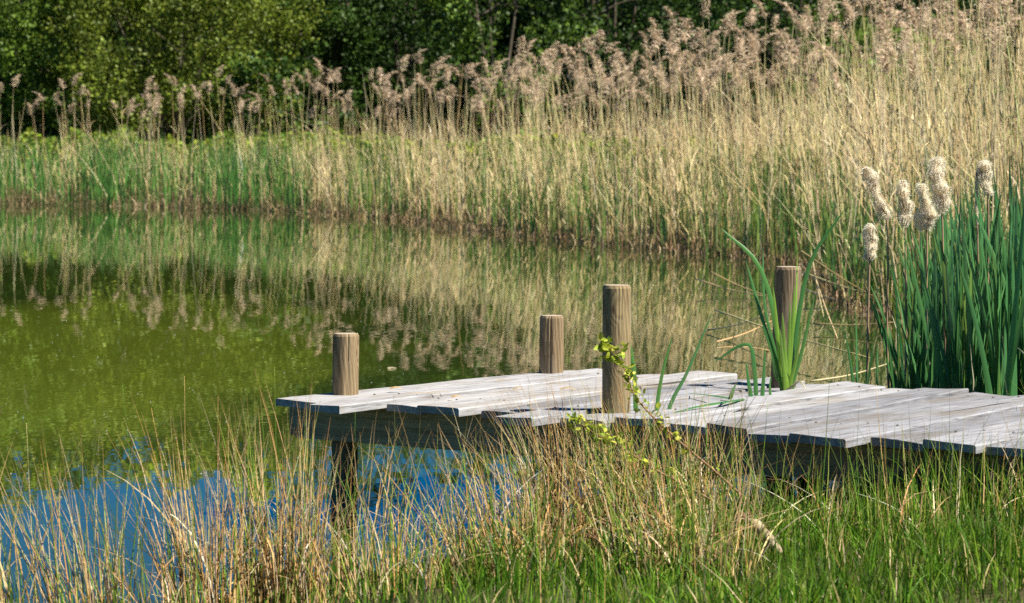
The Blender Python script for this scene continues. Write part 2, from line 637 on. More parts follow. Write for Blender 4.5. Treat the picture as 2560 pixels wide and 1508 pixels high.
def make_tree(name, x, y, H, R, n_leaf, size, cols, label, cat='tree', group=None, stems=3, low=0.6, dens=1.0, clump=0.55, nclump=150):
    gz = float(ground_z(np.array([x]), np.array([y]))[0])
    root = add(name, None, loc=(x, y, gz), label=label, category=cat)
    if group:
        root['group'] = group
    # trunk and limbs
    tv, tf, n = [], [], 0
    lv, lf, ln = [], [], 0
    ends = []
    for s in range(stems):
        az = 2 * math.pi * s / stems + random.uniform(-0.5, 0.5)
        rr = R * random.uniform(0.15, 0.5) if stems > 1 else R * 0.08
        top = H * random.uniform(0.62, 0.85)
        pts = smooth_curve([(0.12 * math.cos(az) * (stems > 1), 0.12 * math.sin(az) * (stems > 1), -0.15),
                            (rr * 0.35 * math.cos(az), rr * 0.35 * math.sin(az), top * 0.4),
                            (rr * math.cos(az + 0.2), rr * math.sin(az + 0.2), top)], 8)
        r0 = 0.022 * H / math.sqrt(stems) * random.uniform(0.9, 1.2)
        v, f = polytube(pts, np.linspace(r0, r0 * 0.2, 8), 7)
        tv.append(v)
        tf += [[i + n for i in ff] for ff in f]
        n += len(v)
        for k in range(7):
            u = random.uniform(0.2, 0.95)
            p0 = pts[int(u * 7)]
            a2 = random.uniform(0, 2 * math.pi)
            L = R * random.uniform(0.5, 0.95) * (1.1 - 0.5 * u)
            p2 = p0 + np.array([math.cos(a2) * L, math.sin(a2) * L, L * random.uniform(0.1, 0.7)])
            pm = (p0 + p2) / 2 + np.array([0, 0, L * 0.12])
            q = smooth_curve([p0, pm, p2], 6)
            v, f = polytube(q, np.linspace(r0 * 0.4, r0 * 0.07, 6), 5)
            lv.append(v)
            lf += [[i + ln for i in ff] for ff in f]
            ln += len(v)
            ends += [q[3], q[4], q[5]]
    add('trunk', mesh_np('trunk', np.vstack(tv), clean_faces(tf), smooth=True), M_BARK, root)
    add('limbs', mesh_np('limbs', np.vstack(lv), clean_faces(lf), smooth=True), M_BARK, root, kind='stuff')
    # leaf clumps on an uneven crown
    d = rng.normal(0, 1, (nclump, 3))
    d /= np.linalg.norm(d, axis=1, keepdims=True)
    rad = rng.uniform(0.45, 1.0, nclump) ** 0.6
    lob = 1 + 0.22 * np.sin(d[:, 0] * 5 + x) * np.cos(d[:, 2] * 4 + y) + 0.12 * np.sin(d[:, 1] * 9 + 2 * x)
    zc, zr = (H + low) / 2, (H - low) / 2
    cc = np.stack([d[:, 0] * R * rad * lob, d[:, 1] * R * 0.85 * rad * lob, zc + d[:, 2] * zr * rad * lob], -1)
    ee = np.array(ends)
    cc = np.vstack([cc, ee[rng.choice(len(ee), min(len(ee), nclump // 4), replace=False)]])
    cs = clump * rng.uniform(0.6, 1.35, len(cc))
    tone = np.clip(rng.normal(1.0, 0.2, len(cc)), 0.5, 1.5)
    ci = rng.choice(len(cc), int(n_leaf * dens), p=cs ** 2 / (cs ** 2).sum())
    g = rng.normal(0, 1, (len(ci), 3))
    g /= np.linalg.norm(g, axis=1, keepdims=True)
    off = g * (rng.uniform(0.1, 1, (len(ci), 1)) ** 0.5) * cs[ci][:, None] * np.array([1, 1, 0.7])
    P = cc[ci] + off
    keep = P[:, 2] > 0.05
    P, ci, g = P[keep], ci[keep], g[keep]
    V, F = leaf_cards(P, size * rng.uniform(0.45, 1.5, len(P)), g * 1.0 + np.array([0, 0, 0.8]))
    c = pick(cols, len(P), jit=0.16) * tone[ci][:, None]
    add('crown', mesh_np('crown', V, F, np.repeat(c, 4, 0)), M_LEAF, root, kind='stuff')
    return root


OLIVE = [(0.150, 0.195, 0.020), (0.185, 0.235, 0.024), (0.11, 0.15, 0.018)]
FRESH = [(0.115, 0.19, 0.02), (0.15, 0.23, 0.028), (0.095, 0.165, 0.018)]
DEEP = [(0.026, 0.058, 0.009), (0.038, 0.078, 0.011), (0.022, 0.048, 0.008)]  # darkened leaf tones, here and in MID: mutual shade of the trees painted in
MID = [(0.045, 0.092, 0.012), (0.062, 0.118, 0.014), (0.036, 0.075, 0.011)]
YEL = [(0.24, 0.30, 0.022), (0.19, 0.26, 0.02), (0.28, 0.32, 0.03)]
NF = 22000


def PX(px, Y):
    return (px - CX) / F_PX * Y


T = make_tree
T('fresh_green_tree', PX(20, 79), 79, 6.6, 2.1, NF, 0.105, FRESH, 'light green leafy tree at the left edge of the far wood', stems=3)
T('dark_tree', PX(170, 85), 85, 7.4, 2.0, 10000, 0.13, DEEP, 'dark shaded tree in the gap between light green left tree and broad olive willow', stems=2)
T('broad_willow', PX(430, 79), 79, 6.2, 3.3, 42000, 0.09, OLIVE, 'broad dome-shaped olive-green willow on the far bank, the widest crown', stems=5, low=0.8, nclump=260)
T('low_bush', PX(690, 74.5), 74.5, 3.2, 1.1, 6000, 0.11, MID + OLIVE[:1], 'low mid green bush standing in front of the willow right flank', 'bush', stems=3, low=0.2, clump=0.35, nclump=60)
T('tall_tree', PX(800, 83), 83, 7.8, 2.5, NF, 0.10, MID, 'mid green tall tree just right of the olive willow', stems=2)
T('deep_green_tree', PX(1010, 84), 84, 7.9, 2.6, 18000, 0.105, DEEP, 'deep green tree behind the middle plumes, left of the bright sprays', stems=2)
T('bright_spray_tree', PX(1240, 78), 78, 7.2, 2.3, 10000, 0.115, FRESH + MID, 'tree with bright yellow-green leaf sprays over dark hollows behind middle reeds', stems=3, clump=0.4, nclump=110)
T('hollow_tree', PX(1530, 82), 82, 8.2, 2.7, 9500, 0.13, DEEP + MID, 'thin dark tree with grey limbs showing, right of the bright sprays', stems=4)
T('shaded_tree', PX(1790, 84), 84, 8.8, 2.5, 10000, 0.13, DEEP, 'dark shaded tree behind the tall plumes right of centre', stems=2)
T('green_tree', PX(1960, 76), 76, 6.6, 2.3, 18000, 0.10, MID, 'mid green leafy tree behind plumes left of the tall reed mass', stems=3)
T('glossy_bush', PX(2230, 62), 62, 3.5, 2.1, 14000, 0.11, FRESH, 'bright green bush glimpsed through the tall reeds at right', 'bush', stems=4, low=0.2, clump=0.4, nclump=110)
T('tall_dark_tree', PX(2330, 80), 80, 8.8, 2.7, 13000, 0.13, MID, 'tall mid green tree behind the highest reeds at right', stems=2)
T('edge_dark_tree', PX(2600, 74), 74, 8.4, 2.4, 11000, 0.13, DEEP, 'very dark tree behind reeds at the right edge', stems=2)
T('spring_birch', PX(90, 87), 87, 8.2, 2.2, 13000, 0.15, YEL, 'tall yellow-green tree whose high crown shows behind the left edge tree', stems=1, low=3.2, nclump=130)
T('spring_birch', PX(360, 86), 86, 7.8, 2.3, 15000, 0.15, YEL, 'tall yellow-green tree rising behind the left half of the willow', stems=1, low=3.6, nclump=130)
T('spring_birch', PX(610, 86.5), 86.5, 8.0, 2.0, 13000, 0.15, YEL, 'tall yellow-green tree rising behind the right half of the willow', stems=1, low=3.6, nclump=130)
# the wood behind them
back = [(-13.8, 92, MID, 'leafy tree deep in the wood at far left'), (-9.2, 95, DEEP, 'dark tree deep in the wood behind the olive willow'),
        (-5.0, 93, MID, 'tree deep in the wood right behind the mid green tall tree'),
        (-1.6, 96, DEEP, 'dark tree deep in the wood behind the middle plumes'), (2.2, 94, DEEP, 'dark tree deep in the wood behind the grey-limbed tree'),
        (6.2, 96, DEEP, 'dark tree deep in the wood right of centre'), (10.2, 93, DEEP, 'dark tree deep in the wood behind the tall right reeds'),
        (14.5, 95, MID, 'leafy tree deep in the wood past the right edge')]
for bx, by, cols, lab in back:
    T('background_tree', bx, by, random.uniform(7.4, 8.6), 3.5, 11000, 0.24, cols, lab, group='trees deep in the far wood', stems=1, low=0.3, clump=0.8, nclump=150)
# the dense thicket that closes the wood
n = 52000
P = np.stack([rng.uniform(-26, 26, n), 100 + rng.uniform(-1.2, 3.5, n), rng.uniform(0, 1, n) ** 0.9 * 7.4 + 0.1], -1)
V, F = leaf_cards(P, 0.42 * rng.uniform(0.7, 1.4, n), np.array([0, -1.2, 0.4]))
add('far_thicket', mesh_np('far_thicket', V, F, np.repeat(pick(DEEP, n), 4, 0)), M_LEAF, kind='stuff',
    label='dense dark thicket closing the back of the wood', category='thicket')

# ------------------------------------------------------------------ undergrowth behind the reeds
n = 42000
sx = rng.uniform(-15.5, 9, n)
yb = np.interp(sx, [-16, -10.8, -4.5, -2, 0.7, 3, 4, 9], [74, 72.5, 67.5, 62.5, 54, 48.5, 45, 45])
sy = yb + rng.uniform(0, 5.0, n)
hm = 0.98 + 0.10 * np.sin(sx * 1.13 + 0.4) + 0.09 * np.sin(sx * 2.7 + sy * 0.7) + 0.10 * np.sin(sx * 5.9 + sy) + 0.08 * np.sin(sx * 11.3 + 2 * sy)
hz = (rng.uniform(0, 1, n) ** 0.55) * hm
P = np.stack([sx, sy, ground_z(sx, sy) + hz], -1)
V, F = leaf_cards(P, 0.12 * rng.uniform(0.6, 1.4, n), np.array([0, -0.3, 1.2]))
add('undergrowth', mesh_np('undergrowth', V, F, np.repeat(pick(YEL + FRESH + [(0.17, 0.20, 0.03)], n, jit=0.2), 4, 0)), M_LEAF,
    kind='stuff', label='yellow-green brambles and bracken between the reeds and the wood', category='undergrowth')


# ------------------------------------------------------------------ the reed bed
def along(n, lo, hi, a=0.0, b=1.0, power=1.0):
    """random spots along the far shore, lo..hi metres inland; s runs 0 (right) to 1 (left)"""
    L = FAR_SHORE
    seg = np.hypot(*np.diff(L, axis=0).T)
    cum = np.concatenate([[0], np.cumsum(seg)]) / seg.sum()
    s = rng.uniform(a, b, n)
    x = np.interp(s, cum, L[:, 0])
    y = np.interp(s, cum, L[:, 1])
    i = np.clip(np.searchsorted(cum, s) - 1, 0, len(seg) - 1)
    tx, ty = np.diff(L, axis=0)[i].T / seg[i]
    d = lo + (hi - lo) * rng.uniform(0, 1, n) ** power
    x = x + ty * d
    y = y - tx * d
    return x, y, s


STRAW = [(0.68, 0.51, 0.26), (0.76, 0.61, 0.34), (0.55, 0.39, 0.18), (0.63, 0.52, 0.33), (0.68, 0.57, 0.25)]
TAN = [(0.64, 0.49, 0.34), (0.73, 0.59, 0.43), (0.50, 0.37, 0.24)]
BROWN = [(0.27, 0.175, 0.08), (0.38, 0.26, 0.12), (0.47, 0.34, 0.18), (0.18, 0.12, 0.065)]
BLUEGREEN = [(0.09, 0.25, 0.045), (0.13, 0.31, 0.065), (0.065, 0.19, 0.035), (0.20, 0.35, 0.08)]
LIME = [(0.21, 0.29, 0.06), (0.27, 0.33, 0.09), (0.15, 0.25, 0.05), (0.12, 0.22, 0.06)]


def reed_height(x, y):
    return np.interp(x, [-16, -4.8, -3.5, 0, 2.5, 4.5, 8], [2.1, 2.15, 2.22, 2.36, 2.62, 2.95, 3.1])


def wind_az(n):
    a = np.where(rng.random(n) < 0.72, math.pi, 0.0) + rng.normal(0, 0.7, n)
    return a


# straw stems
ns = 10500
x, y, s = along(ns, -0.12, 6.0, 0, 1, 1.08)
keep = rng.random(ns) < np.interp(x / y * F_PX + CX, [0, 640, 760, 1750, 2000, 2600], [0.42, 0.45, 0.9, 0.9, 0.62, 0.55]) * np.clip(0.8 + 0.45 * np.sin(x * 3.1 + 0.8 * np.sin(y * 1.1)) + 0.25 * np.sin(x * 9.7 + y * 2.1), 0.15, 1)
x, y = x[keep], y[keep]
base = np.stack([x, y, np.maximum(ground_z(x, y), -0.1)], -1)
n = len(x)
pxs = x / y * F_PX + CX
lo_h = np.interp(pxs, [0, 700, 1000, 1600, 1900, 2200, 2600], [0.28, 0.28, 0.30, 0.30, 0.36, 0.50, 0.52])
hi_h = np.interp(pxs, [0, 700, 1000, 1600, 1900, 2200, 2600], [0.52, 0.54, 0.60, 0.62, 0.76, 0.92, 0.95])
h = reed_height(x, y) * (lo_h + (hi_h - lo_h) * rng.random(n))
tall = rng.random(n) < 0.10
h = np.where(tall, reed_height(x, y) * rng.uniform(0.6, 0.95, n), h)
lean = np.abs(rng.normal(0.05, 0.12, n)) + (rng.random(n) < 0.13) * rng.uniform(0.2, 0.9, n)
h = h * (1 + 0.14 * np.sin(x * 2.3 + y * 0.4) + 0.10 * np.sin(x * 5.9 + 1.0))
Pc, t = centerlines(base, h, wind_az(n), lean, np.zeros(n), 4, 1.5, 0.004)
V, F, k = tubes(Pc, t, rng.uniform(0.0040, 0.0075, n), 3, 0.6, 0.35)
add('reed_stems', mesh_np('reed_stems', V, F, vcol(pick(STRAW, n), t, k, root=(0.22, 0.125, 0.05), root_to=0.14)), M_REED, kind='stuff',
    label='mass of dry straw-coloured reed stems along the far bank', category='reeds')
stem_tips = Pc[:, -1]

# dry leaves on the stems
i = rng.choice(n, 10000)
tt = rng.uniform(0.12, 0.8, len(i))
b = base[i] + (stem_tips[i] - base[i]) * tt[:, None]
m = len(i)
Pc, t = centerlines(b, rng.uniform(0.18, 0.5, m), rng.uniform(0, 2 * math.pi, m), rng.uniform(0.2, 0.9, m), rng.uniform(0, 0.7, m), 3)
V, F, k = ribbons(Pc, t, rng.uniform(0.008, 0.018, m), rng.normal(0, 0.7, m))
add('dry_reed_leaves', mesh_np('dry_reed_leaves', V, F, vcol(pick(STRAW, m), t, k)), M_REED, kind='stuff',
    label='dry papery leaves hanging on the reed stems', category='reed leaves')

# green shoots: blue-green reedmace on the left, lime-green new reed leaves elsewhere
pl = Pile()
for (cnt, a0, b0, lo, hi, cols, h0, h1, wd, xlo, xhi) in (
        (7000, 0.45, 1.0, -0.25, 2.8, BLUEGREEN, 0.75, 1.4, 0.022, -20, -3.9),
        (10500, 0.0, 0.85, -0.1, 3.6, LIME, 0.5, 1.45, 0.017, -4.6, 9),
        (1300, 0.0, 0.85, -0.2, 2.0, BLUEGREEN, 0.4, 1.2, 0.020, -4.6, 9),
        (2600, 0.5, 1.0, 0.5, 4.0, LIME, 0.7, 1.3, 0.016, -20, -3.6)):
    x, y, s = along(cnt, lo, hi, a0, b0)
    kp = (x > xlo) & (x < xhi)
    x, y = x[kp], y[kp]
    # they grow in patches
    pt = np.sin(x * 2.1 + 0.7) + np.sin(x * 5.3 + y * 0.9) * 0.6
    kp = rng.random(len(x)) < np.clip(0.62 + 0.35 * pt, 0.12, 1)
    x, y = x[kp], y[kp]
    m = len(x)
    base2 = np.stack([x, y, np.maximum(ground_z(x, y), -0.08)], -1)
    Pc, t = centerlines(base2, rng.uniform(h0, h1, m), rng.uniform(0, 2 * math.pi, m), np.abs(rng.normal(0.10, 0.10, m)), rng.uniform(0, 0.12, m), 4)
    V, F, k = ribbons(Pc, t, wd * rng.uniform(0.6, 1.3, m), rng.normal(0, 0.8, m))
    pl.put(V, F, vcol(pick(cols, m, jit=0.2), t, k))
add('green_reed_shoots', pl.mesh('green_reed_shoots'), M_SWORD, kind='stuff',
    label='fresh green shoots growing among the dry reeds on the far bank', category='reed shoots')

# brown litter at the waterline
m = 7500
x, y, s = along(m, -0.3, 0.8, 0, 1, 1.3)
base2 = np.stack([x, y, np.maximum(ground_z(x, y), -0.03)], -1)
Pc, t = centerlines(base2, rng.uniform(0.06, 0.32, m), rng.uniform(0, 2 * math.pi, m), np.abs(rng.normal(0.3, 0.35, m)), rng.uniform(0, 0.6, m), 3)
V, F, k = ribbons(Pc, t, rng.uniform(0.008, 0.022, m), rng.normal(0, 0.8, m))
add('reed_litter', mesh_np('reed_litter', V, F, vcol(pick(BROWN, m, jit=0.25), t, k)), M_REED, kind='stuff',
    label='brown dead reed litter along the waterline of the far bank', category='litter')


def plume_arrays(seed):
    r = np.random.default_rng(seed)
    nb = 84
    L = r.uniform(0.28, 0.42)
    nod = r.uniform(0.10, 0.36)
    tt = np.sort(r.uniform(0.0, 1.0, nb)) ** 0.9
    ax = np.stack([nod * tt ** 2.0, 0 * tt, L * (tt - 0.22 * tt ** 3)], -1)
    az = r.normal(0.0, 1.5, nb)
    ln = 0.165 * (1 - tt) ** 0.6 * r.uniform(0.6, 1.15, nb) + 0.05
    d = np.stack([np.cos(az) * 0.55 + 0.18, np.sin(az) * 0.55, np.full(nb, 0.72)], -1)
    d /= np.linalg.norm(d, axis=1, keepdims=True)
    u = np.array([0, 0.4, 0.75, 1.0])
    P = ax[:, None] + d[:, None] * (ln[:, None] * u)[..., None]
    P[..., 2] -= (ln[:, None] * 0.62) * u ** 2.2
    w = np.array([0.006, 0.016, 0.013, 0.003])
    fa = r.uniform(0, math.pi, nb)
    sd = np.stack([np.cos(fa), np.sin(fa), 0.25 * np.ones(nb)], -1)[:, None]
    V = np.stack([P - sd * w[None, :, None] * 0.5, P + sd * w[None, :, None] * 0.5], 2)
    idx = np.arange(nb * 8).reshape(nb, 4, 2)
    F = np.stack([idx[:, :-1, 0], idx[:, :-1, 1], idx[:, 1:, 1], idx[:, 1:, 0]], -1).reshape(-1, 4)
    c = np.array(TAN)[r.integers(0, 3, nb)] * r.uniform(0.8, 1.25, (nb, 1))
    return V.reshape(-1, 3), F, np.repeat(c, 8, 0)


PLUMES = [plume_arrays(100 + q) for q in range(8)]
PLUME_ME = []
for V, F, C in PLUMES:
    me = mesh_np('plume', V, F, C)
    me.materials.append(M_PLUME)
    PLUME_ME.append(me)

STEM_ME, STEM_TIP = [], []
for q in range(8):
    Pc, t = centerlines(np.zeros((1, 3)), np.ones(1), np.array([0.0]), np.array([[0.02, 0.05, 0.08, 0.11, 0.03, 0.14, 0.06, 0.10][q]]), np.zeros(1), 6, 1.6)
    V, F, k = tubes(Pc, t, np.array([0.0028]), 4, 0.6, 0.4)
    me = mesh_np('reed', V, F, vcol(pick(STRAW, 1), t, k, root=(0.24, 0.13, 0.05), root_to=0.15), smooth=True)
    me.materials.append(M_REED)
    STEM_ME.append(me)
    STEM_TIP.append(Pc[0, -1])

REED_SPOTS = [(330, 'above green shoots at far left'), (640, 'in front of the olive willow'),
              (900, 'where the straw reeds begin'), (1180, 'left of the bright leaf sprays'),
              (1400, 'above the far post'), (1600, 'above the tallest post'),
              (1850, 'between tallest post and bright tuft'), (2100, 'above the leaning post'),
              (2300, 'behind the cattail seed heads'), (2480, 'behind the far-right seed heads'), (9999, 'at the right edge of the reed bed')]


def reed_label(px, nod, rel, lean):
    spot = next(w for lim, w in REED_SPOTS if px < lim)
    size = 'tallest' if rel > 0.96 else 'tall' if rel > 0.86 else 'mid-height' if rel > 0.77 else 'low'
    stem_way = 'leaning right' if lean > 0.6 else 'leaning left' if lean < -0.6 else 'upright'
    way = 'right' if nod > 0.25 else 'left' if nod < -0.25 else 'forward'
    return f'{size} {stem_way} reed, plume nodding {way}, {spot}', 'plumed reeds ' + spot


n_ind, n_more = 300, 620
xs, ys = [], []
for (cnt, a0, b0, lo, hi) in ((135, 0.66, 1.0, 0.3, 4.6), (230, 0.33, 0.68, 0.4, 5.5), (330, 0.0, 0.36, 0.3, 6.0)):
    x, y, s = along(cnt, lo, hi, a0, b0)
    xs.append(x)
    ys.append(y)
xs, ys = np.concatenate(xs), np.concatenate(ys)
cnt = len(xs)
hh = reed_height(xs, ys) * (0.68 + 0.36 * rng.random(cnt)) * (1 + 0.05 * np.sin(xs * 2.7) + 0.04 * np.sin(xs * 6.1))
vis = np.abs(xs / ys * F_PX) < 1330
order = np.argsort(np.where(vis, ys - hh * 6, 999))
mid_left = [q for q in order if vis[q] and xs[q] / ys[q] * F_PX + CX < 1700]
ind = set(mid_left[:120])
ind |= set([q for q in order if q not in ind][:n_ind - len(ind)])
pp, ps = Pile(), Pile()
for j in range(cnt):
    q = j % 8
    H = hh[j]
    az = random.gauss(math.pi, 0.8) if random.random() < 0.6 else random.gauss(0, 0.8)
    gz = max(float(ground_z(xs[j:j + 1], ys[j:j + 1])[0]), -0.05)
    naz = random.gauss(0.0, 0.9) if random.random() < 0.6 else random.gauss(math.pi, 0.9)
    sc = random.uniform(0.68, 1.1) * (1.0 if xs[j] > -4 else 0.9)
    wide = 0.0052 / 0.0028 / H * random.uniform(0.85, 1.2)
    if j in ind:
        lab, grp = reed_label(xs[j] / ys[j] * F_PX + CX, math.cos(naz), H / float(reed_height(xs[j:j + 1], ys[j:j + 1])[0]), math.cos(az))
        r = add('reed', STEM_ME[q], None, loc=(xs[j], ys[j], gz), rot=(0, 0, az), scale=(H, H, H), label=lab, category='reed', group=grp)
        add('plume', PLUME_ME[(j * 3) % 8], None, r, loc=STEM_TIP[q], rot=(0, 0, naz - az), scale=sc / H)
    else:
        ca, sa = math.cos(az), math.sin(az)
        V = np.empty((0, 3))
        tip = STEM_TIP[q] * H
        tipw = np.array([tip[0] * ca, tip[0] * sa, tip[2]]) + np.array([xs[j], ys[j], gz])
        Vp, Fp, Cp = PLUMES[(j * 3) % 8]
        cn, sn = math.cos(naz), math.sin(naz)
        W = np.stack([Vp[:, 0] * cn - Vp[:, 1] * sn, Vp[:, 0] * sn + Vp[:, 1] * cn, Vp[:, 2]], -1) * sc + tipw
        pp.put(W, Fp, Cp * random.uniform(0.85, 1.15))
        b0 = np.array([[xs[j], ys[j], gz]])
        tl = np.array([np.hypot(tip[0], tip[1]) / H])
        Pc, t = centerlines(b0, np.array([H]), np.array([az]), tl, np.zeros(1), 4, 1.6)
        Pc[0, -1] = tipw
        V, F, k = tubes(Pc, t, np.array([0.0052]), 3, 0.6, 0.4)
        ps.put(V, F, vcol(pick(STRAW, 1), t, k))
add('reed_plumes', pp.mesh('reed_plumes'), M_PLUME, kind='stuff', label='more feathery brown reed plumes crowding the far bank', category='reed plumes')
add('plumed_reed_stems', ps.mesh('plumed_reed_stems'), M_REED, kind='stuff', label='thin dry stems under the crowded reed plumes', category='reeds')

# ------------------------------------------------------------------ the jetty
DECK = 0.54
jetty = add('jetty', None, loc=(0.3, 14.2, 0), label='weathered grey timber jetty on round posts reaching out over the pond', category='jetty')
JO = np.array([0.3, 14.2, 0])
# plank joints, each surveyed from its near end to its far end
joints = [((690, 993), (1409, 921)), ((771, 1010), (1504, 924)), ((855, 1019), (1600, 929)), ((1047, 1015), (1712, 934)),
          ((1147, 1026), (1848, 938)), ((1241, 1041), (1930, 948)), ((1329, 1052), (2010, 956)), ((1515, 1053), (2108, 965)),
          ((1660, 1062), (2202, 975)), ((1768, 1070), (2290, 979)), ((1858, 1082), (2409, 987)), ((1979, 1092), (2532, 995)),
          ((2112, 1107), (2655, 1005)), ((2308, 1108), (2790, 1013)), ((2442, 1121), (2920, 1024)), ((2590, 1132), (3060, 1034)),
          ((2740, 1146), (3210, 1046)), ((2890, 1158), (3370, 1058))]
A_ = at_z(863, 985, DECK)
C_ = at_z(1540, 1031, DECK)
U = (C_ - A_)
U[2] = 0
U /= np.linalg.norm(U)
W_ = np.array([-U[1], U[0], 0])           # across the jetty, away from the viewer


def uw(p):
    d = p - A_
    return np.array([d @ U, d @ W_])


JL = []
for a, b in joints:
    JL.append((uw(at_z(*a, DECK)), uw(at_z(*b, DECK))))


def joint_u(i, w):
    a, b = JL[i]
    return a[0] + (b[0] - a[0]) * (w - a[1]) / (b[1] - a[1])


near_w = [None] * 17
# near and far end of every plank, measured across the jetty
near_w = [-0.44, -0.36, -0.24, -0.27, -0.19, -0.31, -0.33, -0.24, -0.27, -0.27, -0.30, -0.27, -0.36, -0.25, -0.29, -0.27, -0.30]
near_px = [(746, 999), (813, 1015), (1010, 1010), (1098, 1021), (1225, 1022), (1285, 1047), (1460, 1048), (1600, 1056), (1725, 1065), (1813, 1075),
           (1927, 1087), (2046, 1100), (2252, 1102), (2375, 1115), (2530, 1123), (2665, 1139), (2815, 1152)]
far_px = [(1456, 922), (1550, 930), (1650, 933), (1785, 934), (1890, 945), (1970, 952), (2060, 961), (2155, 970), (2240, 975), (2345, 981),
          (2470, 990), (2590, 999), (2720, 1008), (2855, 1018), (2990, 1029), (3135, 1040), (3290, 1052)]
lift = [-0.004, 0.007, -0.005, 0.006, -0.009, 0.007, -0.003, 0.020, 0.006, 0.016, 0.003, 0.014, 0.002, 0.017, 0.005, 0.013, 0.016]
TH = 0.032
for i in range(17):
    r = random.Random(50 + i)
    w0 = uw(at_z(*near_px[i], DECK))[1]
    w1 = uw(at_z(*far_px[i], DECK))[1]
    w0 = max(-0.52, min(-0.10, w0))
    w1 = max(1.72, min(2.02, w1))
    gap = 0.0075
    FB = [0.0, 0.022, 0.18, 0.5, 0.82, 0.978, 1.0]
    nx, ny = 22, 6
    L = w1 - w0
    cup = r.uniform(-0.003, 0.0035)
    bow = r.uniform(-0.004, 0.004)
    twist = r.uniform(-0.006, 0.006)
    ph = r.uniform(0, 6)
    sk0, sk1 = r.uniform(-0.026, -0.012) * (1.0 if i < 8 else 0.4), r.uniform(-0.025, 0.0)
    mid_w = (w0 + w1) / 2
    mid_u = (joint_u(i, mid_w) + joint_u(i + 1, mid_w)) / 2
    org = A_ + U * mid_u + W_ * mid_w
    vx = W_                                   # plank's own x runs along its length
    bm = bmesh.new()
    top, bot = [], []
    for a in range(nx + 1):
        fa = a / nx
        rowt, rowb = [], []
        for b in range(ny + 1):
            fb = FB[b]
            w = w0 + L * fa + (sk0 * (1 - fa) + sk1 * fa) * (fb - 0.5) * 2
            u0 = joint_u(i, w) + gap
            u1 = joint_u(i + 1, w) - gap
            u = u0 + (u1 - u0) * fb
            e = (fb - 0.5) * 2
            edge = 0.0055 * (b in (0, ny)) + 0.002 * (a in (0, nx))
            dz = cup * (1 - e * e) * (1 + 1.2 * abs(fa - 0.5)) + bow * (4 * (fa - 0.5) ** 2) + twist * e * (fa - 0.5) * 2 \
                + 0.0012 * math.sin(9 * fa + ph) + 0.0008 * math.sin(21 * fa + 5 * fb + ph) - edge
            p = A_ + U * u + W_ * w - org
            q = (p @ W_, p @ -U, lift[i] + dz)
            rowt.append(bm.verts.new(q))
            rowb.append(bm.verts.new((q[0], q[1], lift[i] + dz * 0.6 - TH)))
        top.append(rowt)
        bot.append(rowb)
    for a in range(nx):
        for b in range(ny):
            bm.faces.new((top[a][b], top[a][b + 1], top[a + 1][b + 1], top[a + 1][b]))
            bm.faces.new((bot[a][b], bot[a + 1][b], bot[a + 1][b + 1], bot[a][b + 1]))
        bm.faces.new((top[a][0], top[a + 1][0], bot[a + 1][0], bot[a][0]))
        bm.faces.new((top[a + 1][ny], top[a][ny], bot[a][ny], bot[a + 1][ny]))
    for b in range(ny):
        bm.faces.new((top[0][b + 1], top[0][b], bot[0][b], bot[0][b + 1]))
        bm.faces.new((top[nx][b], top[nx][b + 1], bot[nx][b + 1], bot[nx][b]))
    bmesh.ops.recalc_face_normals(bm, faces=bm.faces)
    me = bpy.data.meshes.new('plank')
    bm.to_mesh(me)
    bm.free()
    pk = add('plank', me, M_PLANK, jetty, loc=org - JO, rot=(0, 0, math.atan2(W_[1], W_[0])))
    pk.location.z = DECK
    for wf in (0.09, 1.55):
        for uf in (0.25, 0.75):
            u = joint_u(i, wf) + (joint_u(i + 1, wf) - joint_u(i, wf)) * uf
            p = A_ + U * u + W_ * (wf + r.uniform(-0.01, 0.01)) - org
            if 'SCREW' not in globals():
                bm = bmesh.new()
                bmesh.ops.create_cone(bm, cap_ends=True, segments=8, radius1=0.0055, radius2=0.004, depth=0.004)
                SCREW = bpy.data.meshes.new('screw')
                bm.to_mesh(SCREW)
                bm.free()
                SCREW.materials.append(M_STEEL)
            add('screw', SCREW, None, pk, loc=(p @ W_, p @ -U, lift[i] + cup * 0.75 + 0.0015))


def box_beam(name, p0, p1, z_top, depth, thick, mat, parent):
    """a sawn timber from p0 to p1 (plan points), slightly softened edges"""
    p0, p1 = np.array(p0[:2]), np.array(p1[:2])
    L = float(np.linalg.norm(p1 - p0))
    bm = bmesh.new()
    bmesh.ops.create_cube(bm, size=1)
    bmesh.ops.scale(bm, vec=(L, thick, depth), verts=bm.verts)
    bmesh.ops.bevel(bm, geom=list(bm.edges), offset=0.004, segments=2, affect='EDGES')
    me = bpy.data.meshes.new(name)
    bm.to_mesh(me)
    bm.free()
    c = (p0 + p1) / 2
    return add(name, me, mat, parent, loc=(c[0] - JO[0], c[1] - JO[1], z_top - depth / 2), rot=(0, 0, math.atan2(*(p1 - p0)[::-1])))


def pt(u, w):
    return A_ + U * u + W_ * w


